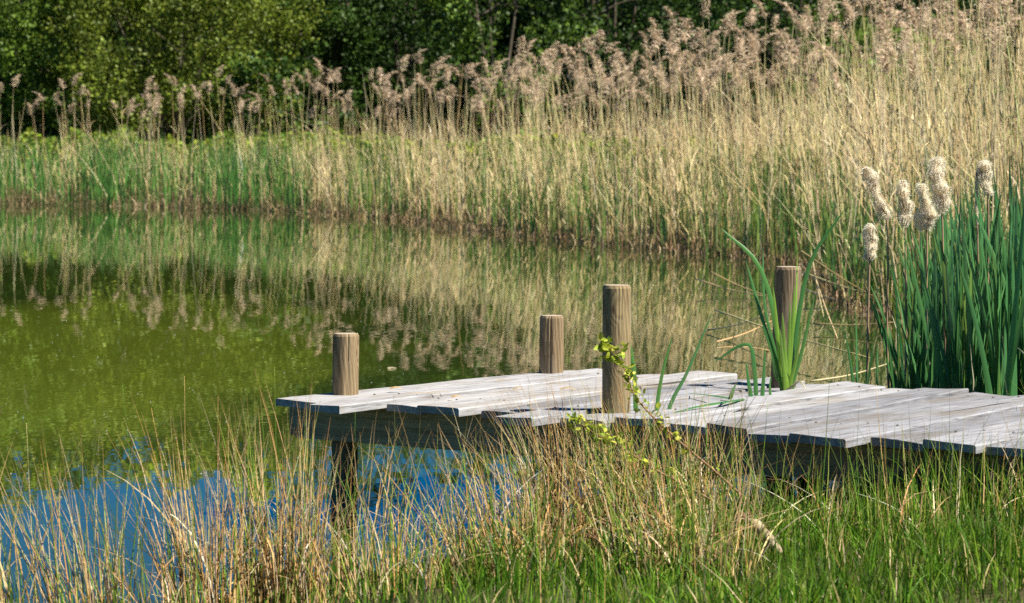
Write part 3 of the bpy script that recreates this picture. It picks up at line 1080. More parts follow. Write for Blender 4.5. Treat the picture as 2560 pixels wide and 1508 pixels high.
BT = DECK - TH - 0.004
PR = 0.060
jl = float((JL[-1][0][0] + JL[-1][1][0]) / 2) - 0.12
box_beam('beam', pt(-0.20, -PR - 0.032), pt(jl, -PR - 0.032), BT, 0.165, 0.05, M_BEAM, jetty)
box_beam('beam', pt(-0.20, 1.55 + PR + 0.032), pt(jl, 1.55 + PR + 0.032), BT, 0.165, 0.05, M_BEAM, jetty)
box_beam('beam', pt(-0.20, 0.74), pt(jl, 0.74), BT, 0.165, 0.05, M_BEAM, jetty)
box_beam('end_beam', pt(-0.232, -PR - 0.03), pt(-0.232, 1.55 + PR + 0.06), BT - 0.003, 0.155, 0.05, M_BEAM, jetty)
for cu in (1.62, 3.1):
    box_beam('cross_beam', pt(cu, -PR), pt(cu, 1.55 + PR), BT - 0.17, 0.12, 0.05, M_BEAM, jetty)


def round_post(base, top, r, name, mat, seed, ztop=None):
    """a turned post with a chamfered head, checks down its side and an end-grain cap"""
    rr = random.Random(seed)
    k = 56
    base, top = np.array(base, float), np.array(top, float)
    hs = np.concatenate([np.linspace(0, 0.985, 16), [0.993, 1.0]])
    Ht = np.linalg.norm(top - base)
    V = []
    c1 = rr.uniform(0, 6.28)
    checks = [(rr.uniform(-2.9, 0.2), rr.uniform(0.3, 0.8), rr.uniform(0.002, 0.008)) for _ in range(5)]
    for f in hs:
        c = base + (top - base) * f
        rad = r * (1 + 0.012 * math.sin(5 * f + c1))
        dtop = (1 - f) * Ht
        if dtop < 0.012:
            rad *= 1 - 0.10 * (1 - dtop / 0.012) ** 1.3
        for j in range(k):
            a = 2 * math.pi * j / k
            q = rad * (1 + 0.012 * math.sin(3 * a + c1) + 0.006 * math.sin(7 * a + 4 * f))
            for (ca, lo, dp) in checks:
                da = abs((a - ca + math.pi) % (2 * math.pi) - math.pi)
                if da < 0.14 and f > lo:
                    q -= dp * (1 - da / 0.14)
            V.append(c + np.array([math.cos(a) * q, math.sin(a) * q, 0]))
    F = []
    n = len(hs)
    for i in range(n - 1):
        for j in range(k):
            F.append([i * k + j, i * k + (j + 1) % k, (i + 1) * k + (j + 1) % k, (i + 1) * k + j])
    V = np.array(V)
    o = base.copy()
    me = mesh_np(name, V - o, np.array(F))
    me.polygons.foreach_set('use_smooth', np.arange(len(F)) < (n - 4) * k)
    ob = add(name, me, mat, jetty, loc=o - JO)
    # end-grain cap as the post's own piece
    ringr = V[-k:] - top
    Vc = np.vstack([ringr, ringr * 0.55 + np.array([0, 0, 0.0015]), [[0, 0, 0.002]]])
    Fc = [[j, (j + 1) % k, k + (j + 1) % k, k + j] for j in range(k)]
    Ft = [[k + j, k + (j + 1) % k, 2 * k] for j in range(k)]
    add('end_grain', mesh_np('end_grain', Vc, [np.array(Fc), np.array(Ft)]), M_TOP, ob, loc=top - base + np.array([0, 0, 0.0003]))
    return ob


def post_at(px, py, pxt, pyt, r, seed, label):
    b = at_z(px, py, DECK)
    t_ = at_y(pxt, pyt, b[1])
    d = (t_ - b) / (t_[2] - b[2])
    foot = b + d * (-0.70 - b[2])
    o = round_post(foot, t_, r, 'post', M_POST, seed, None)
    o['label'] = label
    return o


post_at(863, 984, 865, 834, 0.0600, 1, 'short post at the outer near corner of the jetty')
post_at(1378, 930, 1380, 789, 0.0600, 2, 'short lichen-tinted post at the outer far corner of the jetty')
post_at(1540, 1031, 1542, 713, 0.0605, 3, 'tallest-looking post on the near edge of the jetty')
post_at(1957, 967, 1971, 667, 0.0605, 4, 'leaning post behind the tuft of sword leaves')
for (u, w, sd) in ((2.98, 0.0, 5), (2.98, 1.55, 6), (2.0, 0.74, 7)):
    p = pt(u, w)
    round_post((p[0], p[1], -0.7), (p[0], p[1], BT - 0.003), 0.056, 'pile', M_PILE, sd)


# ------------------------------------------------------------------ sword leaves (one mesh per leaf shape, leaves shared)
SW_GREEN = [(0.07, 0.215, 0.06), (0.095, 0.27, 0.075), (0.055, 0.17, 0.048), (0.14, 0.32, 0.10), (0.16, 0.27, 0.055)]
SWORD_ME = []
for q in range(16):
    ln = [0.06, 0.10, 0.15, 0.03, 0.12, 0.08, 0.17, 0.05][q % 8]
    Pc, t = centerlines(np.zeros((1, 3)), np.ones(1), np.array([rng.uniform(-0.5, 0.5)]), np.array([ln]), np.array([0.02 + 0.05 * (q % 3 == 0)]), 9, 1.8)
    V, F, k = ribbons(Pc, t, np.array([0.028]), np.array([rng.normal(0, 0.5) + math.pi / 2 * (q % 4 == 3)]), 0.55, 0.16)
    me = mesh_np('leaf', V, F, vcol(pick(SW_GREEN, 1, jit=0.12), t, k, tip=(0.09, 0.17, 0.05), tip_from=0.9, root=(0.14, 0.20, 0.07), root_to=0.18), smooth=True)
    me.materials.append(M_SWORD)
    SWORD_ME.append(me)
DRY_ME = []
for q in range(4):
    Pc, t = centerlines(np.zeros((1, 3)), np.ones(1), np.array([rng.uniform(-1, 1)]), np.array([0.1 + 0.12 * q]), np.array([0.05 + 0.1 * q]), 8, 2.0, 0.006)
    V, F, k = ribbons(Pc, t, np.array([0.016]), np.array([rng.normal(0, 0.6)]), 0.6, 0.12)
    me = mesh_np('dry_leaf', V, F, vcol(pick([(0.66, 0.58, 0.45), (0.55, 0.45, 0.31)], 1), t, k), smooth=True)
    me.materials.append(M_REED)
    DRY_ME.append(me)


def cattail_plant(x, y, z, hgt, nl, label, group, bias=0.075, dry=0):
    r = add('cattail_plant', None, loc=(x, y, z), label=label, category='cattail', group=group)
    for j in range(nl):
        hh = hgt * random.uniform(0.72, 1.03)
        a = random.gauss(math.pi, 1.0) if random.random() < 0.62 else random.gauss(0, 0.9)
        add('leaf', random.choice(SWORD_ME), None, r, loc=(random.uniform(-0.035, 0.035), random.uniform(-0.035, 0.035), 0),
            rot=(random.gauss(0, 0.03), -abs(random.gauss(bias, 0.06)) if math.cos(a) < 0 else random.gauss(0.03, 0.05), a * 0.25 + random.choice((0, math.pi)) + random.gauss(0, 0.3)),
            scale=(hh * random.uniform(0.85, 1.25), hh, hh))
    for j in range(dry):
        hh = hgt * random.uniform(0.5, 0.9)
        add('dry_leaf', random.choice(DRY_ME), None, r, loc=(random.uniform(-0.05, 0.05), random.uniform(-0.05, 0.05), 0),
            rot=(0, random.gauss(-0.08, 0.15), random.uniform(0, 6.28)), scale=(hh, hh, hh))
    return r


for j in range(104):
    Y = 15.2 + 2.6 * (j / 104) + random.uniform(-0.1, 0.1)
    px = random.uniform(2265, 2630)
    if j % 6 == 0:
        px = random.uniform(2480, 2640)
    X = PX(px, Y)
    hgt = np.interp(px, [2200, 2280, 2380, 2560, 2700], [1.08, 1.28, 1.50, 1.62, 1.66]) * random.uniform(0.86, 1.03)
    front = Y < 16
    where = ('left end, below the tilting seed head' if px < 2300 else 'left of the tallest seed head' if px < 2345 else 'below the tallest seed head' if px < 2400
             else 'right of the tallest seed head' if px < 2450 else 'below the far-right seed head' if px < 2500 else 'near the right edge' if px < 2550 else 'at the very right edge')
    row = 'front' if Y < 16 else 'middle' if Y < 16.9 else 'back'
    lab = f'{"tall" if hgt > 1.42 else "shorter"} green cattail clump{" with dry leaf" if j % 3 == 0 else ""}, {row} row, {where}'
    cattail_plant(X, Y, -0.06, hgt, 6, lab, 'cattail plants in front of the bed' if front else 'cattail plants at the back of the bed', dry=(1 + j % 2 if j % 3 == 0 else 0))
for px, Y, hgt, nl in ((2140, 15.4, 1.02, 2), (2162, 15.3, 0.80, 2), (2200, 15.35, 0.78, 3), (2118, 15.6, 0.62, 2)):
    cattail_plant(PX(px, Y), Y, -0.06, hgt, nl, 'small sparse cattail shoot in open water left of the big cattail bed',
                  'sparse cattail shoots in open water', bias=0.01, dry=1)


# ------------------------------------------------------------------ cattail heads gone to seed
def seed_head(top, bot, wid, label, foot_px, profile, seed, Y=15.9):
    r = np.random.default_rng(seed)
    T_ = at_y(*top, Y)
    B_ = at_y(*bot, Y)
    foot = np.array([PX(foot_px, Y), Y + r.uniform(-0.05, 0.05), -0.1])
    root = add('cattail_stalk', None, loc=foot, label=label, category='cattail')
    ax = T_ - B_
    Lh = np.linalg.norm(ax)
    dirn = ax / Lh
    kk, rows = 14, 26
    V, C = [], []
    e1 = np.cross(dirn, [0, 1, 0])
    e1 /= np.linalg.norm(e1)
    e2 = np.cross(dirn, e1)
    R = wid * Y / F_PX / 2
    cols = np.array([(0.88, 0.76, 0.56), (0.91, 0.82, 0.64), (0.82, 0.67, 0.45)])
    pale = np.array([(0.92, 0.83, 0.65), (0.94, 0.89, 0.76)])
    ph = r.uniform(0, 6, 6)
    for i in range(rows):
        f = i / (rows - 1)
        pr = np.interp(f, *profile) * R
        sway = 0.16 * R * math.sin(7 * f + ph[0])
        for j in range(kk):
            a = 2 * math.pi * j / kk
            q = pr * (0.78 + 0.17 * math.sin(2 * a + 9 * f + ph[1]) + 0.14 * math.sin(3 * a - 17 * f + ph[2]) + 0.12 * math.sin(23 * f + ph[3]) + 0.08 * math.sin(5 * a + 31 * f) + r.normal(0, 0.07))
            q = max(q, 0.0015)
            V.append(B_ + ax * f + e1 * (math.cos(a) * q + sway) + e2 * math.sin(a) * q)
            base = cols[r.integers(0, 3)] * r.uniform(0.85, 1.12)
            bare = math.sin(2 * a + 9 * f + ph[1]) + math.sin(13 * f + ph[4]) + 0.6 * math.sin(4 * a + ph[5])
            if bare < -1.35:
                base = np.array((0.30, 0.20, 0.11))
            C.append(base)
    V = np.array(V)
    idx = np.arange(rows * kk).reshape(rows, kk)
    F = np.stack([idx[:-1], np.roll(idx, -1, 1)[:-1], np.roll(idx, -1, 1)[1:], idx[1:]], -1).reshape(-1, 4)
    head = add('seed_head', mesh_np('seed_head', V - foot, F, np.array(C), smooth=True), M_FLUFF, root)
    # fluff standing off the head
    m = 4200
    pi_ = r.integers(0, len(V), m)
    cen = B_ + np.outer((pi_ // kk) / (rows - 1), ax)
    out = V[pi_] - cen
    out /= np.linalg.norm(out, axis=1, keepdims=True) + 1e-9
    out = out + r.normal(0, 0.55, (m, 3))
    out[:, 2] -= 0.15
    out /= np.linalg.norm(out, axis=1, keepdims=True)
    ln = r.uniform(0.004, 0.020, m) * (0.35 + 0.65 * r.random(m)) * (R / 0.032)
    sd = np.cross(out, r.normal(0, 1, (m, 3)))
    sd /= np.linalg.norm(sd, axis=1, keepdims=True)
    p0 = V[pi_] - out * 0.002
    p1 = p0 + out * ln[:, None]
    w = 0.00045
    Vf = np.stack([p0 - sd * w, p0 + sd * w, p1 + sd * w * 1.6, p1 - sd * w * 1.6], 1).reshape(-1, 3)
    Ff = np.arange(m * 4).reshape(m, 4)
    Cf = np.repeat(pale[r.integers(0, 2, m)] * r.uniform(0.95, 1.2, (m, 1)), 4, 0)
    add('fluff', mesh_np('fluff', Vf - foot, Ff, Cf), M_FLUFF, head, kind='stuff')
    mid = foot + (B_ - foot) * 0.55 + np.array([r.uniform(-0.02, 0.02), 0, 0])
    pts = smooth_curve([foot, mid, B_, B_ + ax * 0.97], 14)
    Vs, Fs = polytube(pts - foot, np.linspace(0.0075, 0.0035, 14), 7)
    cs = np.repeat(np.array([[0.36, 0.24, 0.14]]) * (1 + r.normal(0, 0.12, (len(Vs), 1))), 1, 0)
    add('stalk', mesh_np('stalk', Vs, clean_faces(Fs), cs, smooth=True), M_REED, root)
    return root


FULL = ([0, 0.06, 0.5, 0.9, 1.0], [0.35, 0.85, 1.0, 0.9, 0.35])
seed_head((2163, 420), (2217, 545), 33, 'cattail seed head tilting left above the water, second from the left', 2238, ([0, 0.1, 0.5, 0.8, 0.95, 1], [0.4, 0.85, 0.75, 1.0, 1.1, 0.5]), 1, 15.9)
seed_head((2258, 452), (2263, 566), 34, 'upright fluffy cattail head between the tilting one and the bulb-bottomed one', 2270, FULL, 2, 16.1)
seed_head((2307, 461), (2317, 573), 50, 'cattail head with thin bare top and swollen fluffy bulb below', 2330, ([0, 0.08, 0.3, 0.45, 0.55, 1.0], [0.4, 0.9, 1.05, 0.75, 0.42, 0.3]), 3, 15.8)
seed_head((2340, 395), (2355, 532), 44, 'tallest and largest fluffy cattail head, cream with dark hollows', 2398, FULL, 4, 15.7)
seed_head((2455, 404), (2470, 488), 38, 'cattail head at far right above the sword leaves, frayed at its top left', 2492, ([0, 0.15, 0.6, 0.9, 1], [0.3, 0.6, 0.95, 1.0, 0.6]), 5, 16.0)
seed_head((2177, 560), (2174, 650), 32, 'lowest fluffy cattail head, standing alone over open water at left', 2180, FULL, 6, 15.6)
seed_head((2441, 430), (2443, 560), 11, 'thin stripped cattail spike with only specks of fluff left', 2446, ([0, 0.3, 0.5, 0.7, 1], [0.6, 1.0, 0.6, 1.0, 0.5]), 7, 16.0)


# ------------------------------------------------------------------ leaves on and around the deck
def free_leaf(name, pts, w, col, label, cat, parent=None, face=None, prof=0.55, root=None, group=None):
    P = smooth_curve(pts, 14)
    t = np.linspace(0, 1, 14)
    T_ = np.gradient(P, axis=0)
    T_ /= np.linalg.norm(T_, axis=1, keepdims=True)
    w = w * 1.3
    view = np.array([0.25, -1, 0.12]) if face is None else np.array(face, float)
    sd = np.cross(T_, view)
    sd /= np.linalg.norm(sd, axis=1, keepdims=True)
    nr = np.cross(sd, T_)
    wid = w * (0.65 + 0.35 * np.clip(t * 4, 0, 1)) * (1 - t) ** prof + w * 0.05
    V = np.stack([P - sd * wid[:, None] / 2, P + nr * wid[:, None] * 0.16, P + sd * wid[:, None] / 2], 1)
    idx = np.arange(14 * 3).reshape(14, 3)
    F = np.concatenate([np.stack([idx[:-1, j], idx[:-1, j + 1], idx[1:, j + 1], idx[1:, j]], -1) for j in (0, 1)])
    o0 = np.array(parent.location) if parent is not None else P[0]
    C = vcol(np.array([col], float), t[None], 3, root=root, root_to=0.45)
    me = mesh_np(name, V.reshape(-1, 3) - o0, F, C, smooth=True)
    ob = add(name, me, M_SWORD, parent, loc=None if parent is not None else o0)
    if label:
        ob['label'] = label
        ob['category'] = cat
    if group:
        ob['group'] = group
    return ob


def zz2(x, y):     # survey notes of the deck area
    return 1400 + x * 0.4717, 600 + y * 0.4717


iris_c = at_z(1966, 979, DECK)
iris = add('iris_clump', None, loc=iris_c, label='bright green tuft of sword leaves growing through the deck before the leaning post', category='iris')
G1, G2, GL = (0.085, 0.23, 0.045), (0.06, 0.185, 0.042), (0.24, 0.43, 0.05)
Yi = float(iris_c[1])
for k, (tipz, midz, basez, w, col, dy) in enumerate([
        ((1165, 470), (1180, 640), (1200, 812), 0.022, GL, -0.08), ((1220, 330), (1212, 600), (1208, 812), 0.022, GL, -0.06), ((1150, 430), (1165, 640), (1192, 810), 0.020, GL, -0.02),
        ((855, -60), (1080, 190), (1195, 800), 0.024, G1, 0.02), ((985, 110), (1075, 430), (1180, 800), 0.020, G2, 0.03),
        ((1510, -165), (1310, 170), (1222, 800), 0.022, G2, 0.0), ((1352, 285), (1280, 600), (1228, 805), 0.020, G1, -0.02),
        ((1075, 40), (1090, 380), (1190, 800), 0.014, G2, 0.05), ((1245, 230), (1225, 560), (1205, 810), 0.022, GL, -0.05),
        ((1178, 385), (1190, 600), (1203, 812), 0.024, GL, -0.07), ((1130, 250), (1160, 560), (1196, 808), 0.022, GL, -0.04),
        ((1258, 75), (1248, 420), (1215, 800), 0.010, GL, 0.04), ((1285, 420), (1250, 640), (1216, 808), 0.018, GL, -0.06),
        ((1120, 610), (1140, 720), (1180, 812), 0.012, G1, -0.03)]):
    pts = [at_y(*zz2(*basez), Yi + dy * 0.4), at_y(*zz2(*midz), Yi + dy), at_y(*zz2(*tipz), Yi + dy * 2.5)]
    pts[0][2] = max(pts[0][2], DECK + 0.002)
    below = pts[0].copy()
    below[2] = DECK - 0.3
    free_leaf('leaf', [below] + pts, w, col, None, None, iris, root=(0.30, 0.44, 0.07), prof=0.42)
P = [at_y(*zz2(1165, 830), Yi - 0.03), at_y(*zz2(1225, 780), Yi - 0.05), at_y(*zz2(1270, 750), Yi - 0.06), at_y(*zz2(1310, 800), Yi - 0.08)]
free_leaf('dry_leaf', P, 0.012, (0.45, 0.40, 0.22), None, None, iris)


def stand(basez, mids, w, col, label, zb=DECK):
    """a leaf coming up through a gap in the deck"""
    b = at_z(*zz2(*basez), zb)
    pts = [b + np.array([0, 0, -0.25]), b] + [at_y(*zz2(*m), b[1]) for m in mids]
    free_leaf('sword_leaf', pts, w, col, label, 'leaf')


stand((512, 925), [(540, 720), (596, 505)], 0.018, G1, 'shorter upright sword leaf rising through the deck right of the tallest post')
stand((573, 918), [(680, 690), (812, 372)], 0.017, (0.09, 0.24, 0.07), 'long leaning sword leaf rising through the deck, tip over the water')
stand((402, 905), [(385, 640), (330, 440), (232, 240)], 0.019, G1, 'curved sword leaf crossing in front of the tallest post')
stand((1012, 855), [(1000, 760), (985, 640)], 0.020, G2, 'short broad sword leaf just left of the bright tuft')
stand((1072, 850), [(1080, 720), (1087, 560)], 0.019, G2, 'dark upright leaf close beside the bright tuft')
stand((1040, 850), [(1030, 680), (1012, 565), (955, 560), (880, 605), (822, 648)], 0.018, G2, 'folded sword leaf bending over to the left with a drooping tip')
stand((1115, 845), [(1112, 780), (1118, 720)], 0.012, G1, 'tiny leaf stub at the left foot of the bright tuft')


def lying(pz, w, col, label, lifts):
    pts = []
    for (x, y), lf in zip(pz, lifts):
        pts.append(at_z(*zz2(x, y), DECK + 0.012 + lf))
    free_leaf('fallen_leaf', pts, w, col, label, 'leaf', face=(0, -0.35, 1))


lying([(972, 845), (860, 862), (740, 882), (585, 920)], 0.022, (0.08, 0.23, 0.06), 'long green leaf lying flat across the deck planks', [0.01, 0.025, 0.015, 0.004])
lying([(905, 840), (800, 825), (672, 812)], 0.018, G1, 'shorter green leaf lying on the deck behind the long one', [0.02, 0.02, 0.004])
lying([(900, 848), (915, 800), (930, 765)], 0.016, G2, 'leaf tip tilting up from the leaves lying on the deck', [0.01, 0.06, 0.11])

# dry bits dropped on the planks
for (px, py, ln, a, w, lab) in ((1141, 993, 0.05, 0.4, 0.02, 'brown curled leaf scrap on the second plank of the jetty'),
                                (990, 972, 0.06, 0.1, 0.018, 'tan seed husk on the outer plank near the corner post'),
                                (1060, 985, 0.16, 0.2, 0.006, 'pale straw piece lying along the outer planks'),
                                (1100, 982, 0.12, -0.15, 0.005, 'thin straw piece crossing another on the outer planks'),
                                (1295, 973, 0.05, 0.2, 0.012, 'small pale leaf scrap on the middle planks'),
                                (1420, 973, 0.07, 0.0, 0.014, 'dark dry leaf scrap left of the tallest post'),
                                (1260, 952, 0.09, 0.5, 0.006, 'yellow straw scrap near the far edge of the deck')):
    b = at_z(px, py, DECK + 0.012)
    d = np.array([math.cos(a), math.sin(a), 0])
    o = free_leaf('dry_scrap', [b - d * ln / 2, b + np.array([0, 0, 0.008]), b + d * ln / 2], w, (0.40, 0.28, 0.14), lab, 'dry leaf', face=(0, -0.3, 1), prof=0.4)
    o.data.materials[0] = M_REED

# dead stems fallen over the water beside the reeds
fallen = [((800, 170), 0.25, (1110, 300), 0.03), ((720, 207), 0.12, (1075, 297), 0.02), ((820, 370), 0.2, (1640, 625), 0.12), ((780, 478), 0.02, (1115, 392), 0.2),
          ((1325, 750), 0.03, (1765, 648), 0.15), ((1340, 442), 0.06, (1765, 436), 0.1), ((1285, 170), 0.30, (1745, 312), 0.1), ((1290, 260), 0.1, (1650, 360), 0.02),
          ((1360, 220), 0.06, (1470, 520), 0.0), ((1330, 60), 0.5, (1400, 420), 0.02), ((1480, 20), 0.9, (1620, 330), 0.06), ((1280, 60), 0.7, (1720, 330), 0.06),
          ((830, 540), 0.02, (1120, 430), 0.12), ((1390, 185), 0.05, (1700, 180), 0.12), ((1450, 180), 0.03, (1760, 110), 0.3)]
fl = ['left-most short stem slanting into the open water', 'pale stem lying low left of the leaning post', 'long straw stem slanting down to the right behind the leaning post',
      'thin stem rising to the right toward the leaning post', 'thick stem floating just beyond the deck edge', 'level stem floating half way to the reeds',
      'long stem slanting right behind the leaning post top', 'short brown stem under the long slanting one', 'steep broken stem right of the leaning post', 'upright broken stem leaning right by the reeds',
      'bent stem hanging from the reed edge', 'crossing stem reaching from reeds to cattails', 'faint thin stem low on the water left of the post', 'level grey stem at the foot of the reeds', 'curved stem at the foot of the reeds near cattails']
for (a, za, b, zb), lab in zip(fallen, fl):
    p0, p1 = at_z(*zz2(*a), za), at_z(*zz2(*b), zb)
    if abs(p0[1] - p1[1]) > 7:
        p0 = at_y(*zz2(*a), p1[1] + (5 if p0[1] > p1[1] else -5))
    mid = (p0 + p1) / 2 + np.array([0, 0, -0.02])
    V, F = polytube(smooth_curve([p0, mid, p1], 10) - p0, np.linspace(0.007, 0.004, 10), 6)
    c = np.repeat(pick(STRAW, 1), len(V), 0)
    add('fallen_reed', mesh_np('fallen_reed', V, clean_faces(F), c, smooth=True), M_REED, loc=p0, label='dead reed, ' + lab, category='reed', group='dead reeds fallen over the water')

# specks floating on the water
m = 240
px, py = rng.uniform(-100, 1700, m), rng.uniform(760, 1250, m)
P = np.array([at_z(a, b, 0.002) for a, b in zip(px, py)])
P = P[pond_dist(P[:, 0], P[:, 1]) < -0.3]
m = len(P)
an = rng.uniform(0, 6.28, m)
s1 = rng.uniform(0.002, 0.006, m)
e1 = np.stack([np.cos(an), np.sin(an), 0 * an], -1) * s1[:, None]
e2 = np.stack([-np.sin(an), np.cos(an), 0 * an], -1) * s1[:, None] * 0.6
up = np.array([0, 0, 0.003])
V = np.stack([P - e1, P - e2, P + e1, P + e2, P + up], 1).reshape(-1, 3)
i = np.arange(m) * 5
F = np.concatenate([np.stack([i + q, i + (q + 1) % 4, i + 4], -1) for q in range(4)])
add('floating_seeds', mesh_np('floating_seeds', V, F, np.repeat(pick([(0.6, 0.6, 0.55)], m), 5, 0)), M_FLUFF, kind='stuff',
    label='tiny pale seeds and fluff drifting on the water', category='seeds')
b = at_z(979, 921, 0.004)
o = free_leaf('floating_leaf', [b - np.array([0.03, 0, 0]), b + np.array([0.0, 0.01, 0.004]), b + np.array([0.035, -0.01, 0])], 0.03, (0.42, 0.36, 0.22),
              'pale dead leaf floating on the pond beyond the jetty', 'leaf', face=(0, -0.3, 1), prof=0.4)

# ------------------------------------------------------------------ near bank: grass, rushes
GRASS = [(0.055, 0.14, 0.008), (0.085, 0.19, 0.010), (0.13, 0.25, 0.016), (0.038, 0.10, 0.007), (0.18, 0.26, 0.025)]
n = 70000
gx_, gy_ = rng.uniform(-2.6, 3.6, n), rng.uniform(8.3, 15.0, n)
dd = pond_dist(gx_, gy_)
wgt = np.interp(gx_, [-2.6, -0.6, 0.1, 0.8, 3.6], [0.06, 0.10, 0.6, 1.0, 1.0])
kp = (dd > -0.04) & (rng.random(n) < wgt)
gx_, gy_, dd = gx_[kp], gy_[kp], dd[kp]
m = len(gx_)
base = np.stack([gx_, gy_, ground_z(gx_, gy_) - 0.01], -1)
patch = 0.75 + 0.3 * np.sin(gx_ * 4.1 + 1.2) * np.sin(gy_ * 3.3) + 0.15 * np.sin(gx_ * 11 + gy_ * 7)
h = rng.uniform(0.05, 0.27, m) * patch ** 2.2 + 0.03
Pc, t = centerlines(base, h, rng.uniform(0, 2 * math.pi, m), np.abs(rng.normal(0.35, 0.3, m)), rng.uniform(0, 0.35, m), 3)
V, F, k = ribbons(Pc, t, rng.uniform(0.0035, 0.0075, m), rng.uniform(-1.2, 1.2, m), 0.6)
cg = pick(GRASS, m, jit=0.22)
dryb = rng.random(m) < 0.06
cg[dryb] = pick(STRAW, int(dryb.sum()))
add('bank_grass', mesh_np('bank_grass', V, F, vcol(cg, t, k)), M_GRASS, kind='stuff', label='short fine green grass covering the near bank at lower right', category='grass')

# taller meadow grass on the right-hand bank behind the jetty
n = 36000
mx, my = rng.uniform(2.3, 9.5, n), rng.uniform(13.0, 33.0, n) ** 1.0
kp = pond_dist(mx, my) > -0.05
mx, my = mx[kp], my[kp]
m = len(mx)
base = np.stack([mx, my, ground_z(mx, my) - 0.01], -1)
hp = 0.75 + 0.3 * np.sin(mx * 2.1) * np.sin(my * 1.3 + 1)
Pc, t = centerlines(base, rng.uniform(0.25, 0.8, m) * hp, rng.uniform(0, 6.28, m), np.abs(rng.normal(0.25, 0.2, m)), rng.uniform(0, 0.3, m), 3)
V, F, k = ribbons(Pc, t, rng.uniform(0.006, 0.013, m), rng.uniform(-1.2, 1.2, m), 0.6)
add('meadow_grass', mesh_np('meadow_grass', V, F, vcol(pick(GRASS + STRAW[:2], m, jit=0.22), t, k)), M_GRASS, kind='stuff',
    label='rough meadow grass on the right bank behind the cattails', category='grass')

RUSH_STRAW = [(0.62, 0.40, 0.16), (0.70, 0.49, 0.23), (0.52, 0.29, 0.09), (0.66, 0.54, 0.32)]
RUSH_GREEN = [(0.14, 0.25, 0.025), (0.20, 0.31, 0.04), (0.09, 0.19, 0.02), (0.28, 0.34, 0.05)]
# tussocks: x, y, radius, stems, height, straw share, lean bias to the left, max lean
tuss = [(-1.72, 10.22, 0.15, 70, 0.66, 0.6, 0.25, 0.5, 'left-hand rush tussock leaning out over the blue reflection'),
        (-1.38, 10.30, 0.14, 85, 0.70, 0.65, 0.22, 0.4, 'rush tussock second from the left edge'),
        (-1.02, 10.50, 0.14, 130, 0.76, 0.65, 0.15, 0.3, 'straw and green rush tussock left of the tallest one'),
        (-0.78, 10.72, 0.15, 200, 0.82, 0.72, 0.03, 0.24, 'tallest straw-coloured rush tussock in front of the corner post'),
        (-0.53, 10.9, 0.16, 75, 0.64, 0.5, 0.0, 0.25, 'thin rush tussock below the corner post'),
        (-0.28, 11.1, 0.18, 55, 0.60, 0.4, 0.05, 0.3, 'sparse green rush tussock under the jetty beam'),
        (0.25, 11.1, 0.20, 320, 0.70, 0.68, 0.22, 0.42, 'dense orange-straw rush tussock leaning left under the tallest post'),
        (0.55, 11.2, 0.20, 260, 0.64, 0.5, 0.18, 0.4, 'mixed straw and green rush tussock below the leafy sapling'),
        (0.0, 10.4, 0.22, 240, 0.58, 0.5, 0.12, 0.45, 'low rush tussock at the bottom of the picture left of centre'),
        (0.55, 10.3, 0.25, 240, 0.52, 0.35, 0.08, 0.45, 'low greenish rush tussock at the bottom centre'),
        (0.95, 11.2, 0.25, 80, 0.44, 0.25, 0.1, 0.35, 'green rush tussock in front of the jetty right of the sapling'),
        (1.40, 11.3, 0.28, 60, 0.46, 0.15, 0.02, 0.25, 'tall green rush tussock before the right half of the jetty'),
        (1.85, 11.5, 0.28, 45, 0.40, 0.2, -0.1, 0.35, 'sparse green rush tussock near the right edge'),
        (-0.45, 10.2, 0.22, 60, 0.42, 0.5, 0.12, 0.45, 'low rush tussock at the bottom edge below the jetty corner'),
        (-1.15, 10.15, 0.22, 50, 0.40, 0.5, 0.25, 0.5, 'low rush tussock at the bottom left edge'),
        (2.3, 12.2, 0.25, 90, 0.50, 0.25, 0.1, 0.35, 'green rush tussock at the landward end of the jetty')]
for (tx, ty, tr, cnt, th, sh, lb, ml, lab) in tuss:
    a = rng.uniform(0, 2 * math.pi, cnt)
    rr = tr * np.sqrt(rng.random(cnt))
    bx, by = tx + rr * np.cos(a), ty + rr * np.sin(a) * 0.8
    base = np.stack([bx, by, np.maximum(ground_z(bx, by), -0.02) - 0.01], -1)
    az = np.arctan2(np.sin(a) * rr / tr * 0.6 + rng.normal(0, 0.35, cnt), np.cos(a) * rr / tr * 0.8 - lb * 2.2 + rng.normal(0, 0.35, cnt))
    lean = np.abs(rng.normal(ml * 0.45, ml * 0.5, cnt)) + 0.02
    h = th * (0.38 + 0.68 * rng.random(cnt) ** 1.3)
    Pc, t = centerlines(base, h, az, lean, rng.uniform(0, 0.1, cnt), 5, 1.5, 0.004)
    st = rng.random(cnt) < sh
    c = np.where(st[:, None], pick(RUSH_STRAW, cnt, jit=0.18), pick(RUSH_GREEN, cnt, jit=0.2))
    V, F, k = tubes(Pc, t, rng.uniform(0.0018, 0.0040, cnt), 3, 0.8, 0.12)
    pl = Pile()
    pl.put(V, F, vcol(c, t, k, tip=(0.36, 0.22, 0.08), tip_from=0.84))
    # dead blades arching and lying through the tussock
    q = max(12, cnt // 4)
    i = rng.choice(cnt, q)
    Pc, t = centerlines(base[i], th * rng.uniform(0.45, 1.0, q), rng.uniform(0, 6.28, q), rng.uniform(0.25, 1.0, q), rng.uniform(0.1, 0.75, q), 7, 1.7, 0.004)
    V, F, k = ribbons(Pc, t, rng.uniform(0.004, 0.009, q), rng.normal(0, 0.8, q), 0.5)
    pl.put(V, F, vcol(pick(RUSH_STRAW + [(0.62, 0.56, 0.42), (0.30, 0.19, 0.09)], q), t, k))
    add('rush_tussock', pl.mesh('rush_tussock'), M_RUSH, kind='stuff',
        label=lab, category='rushes')

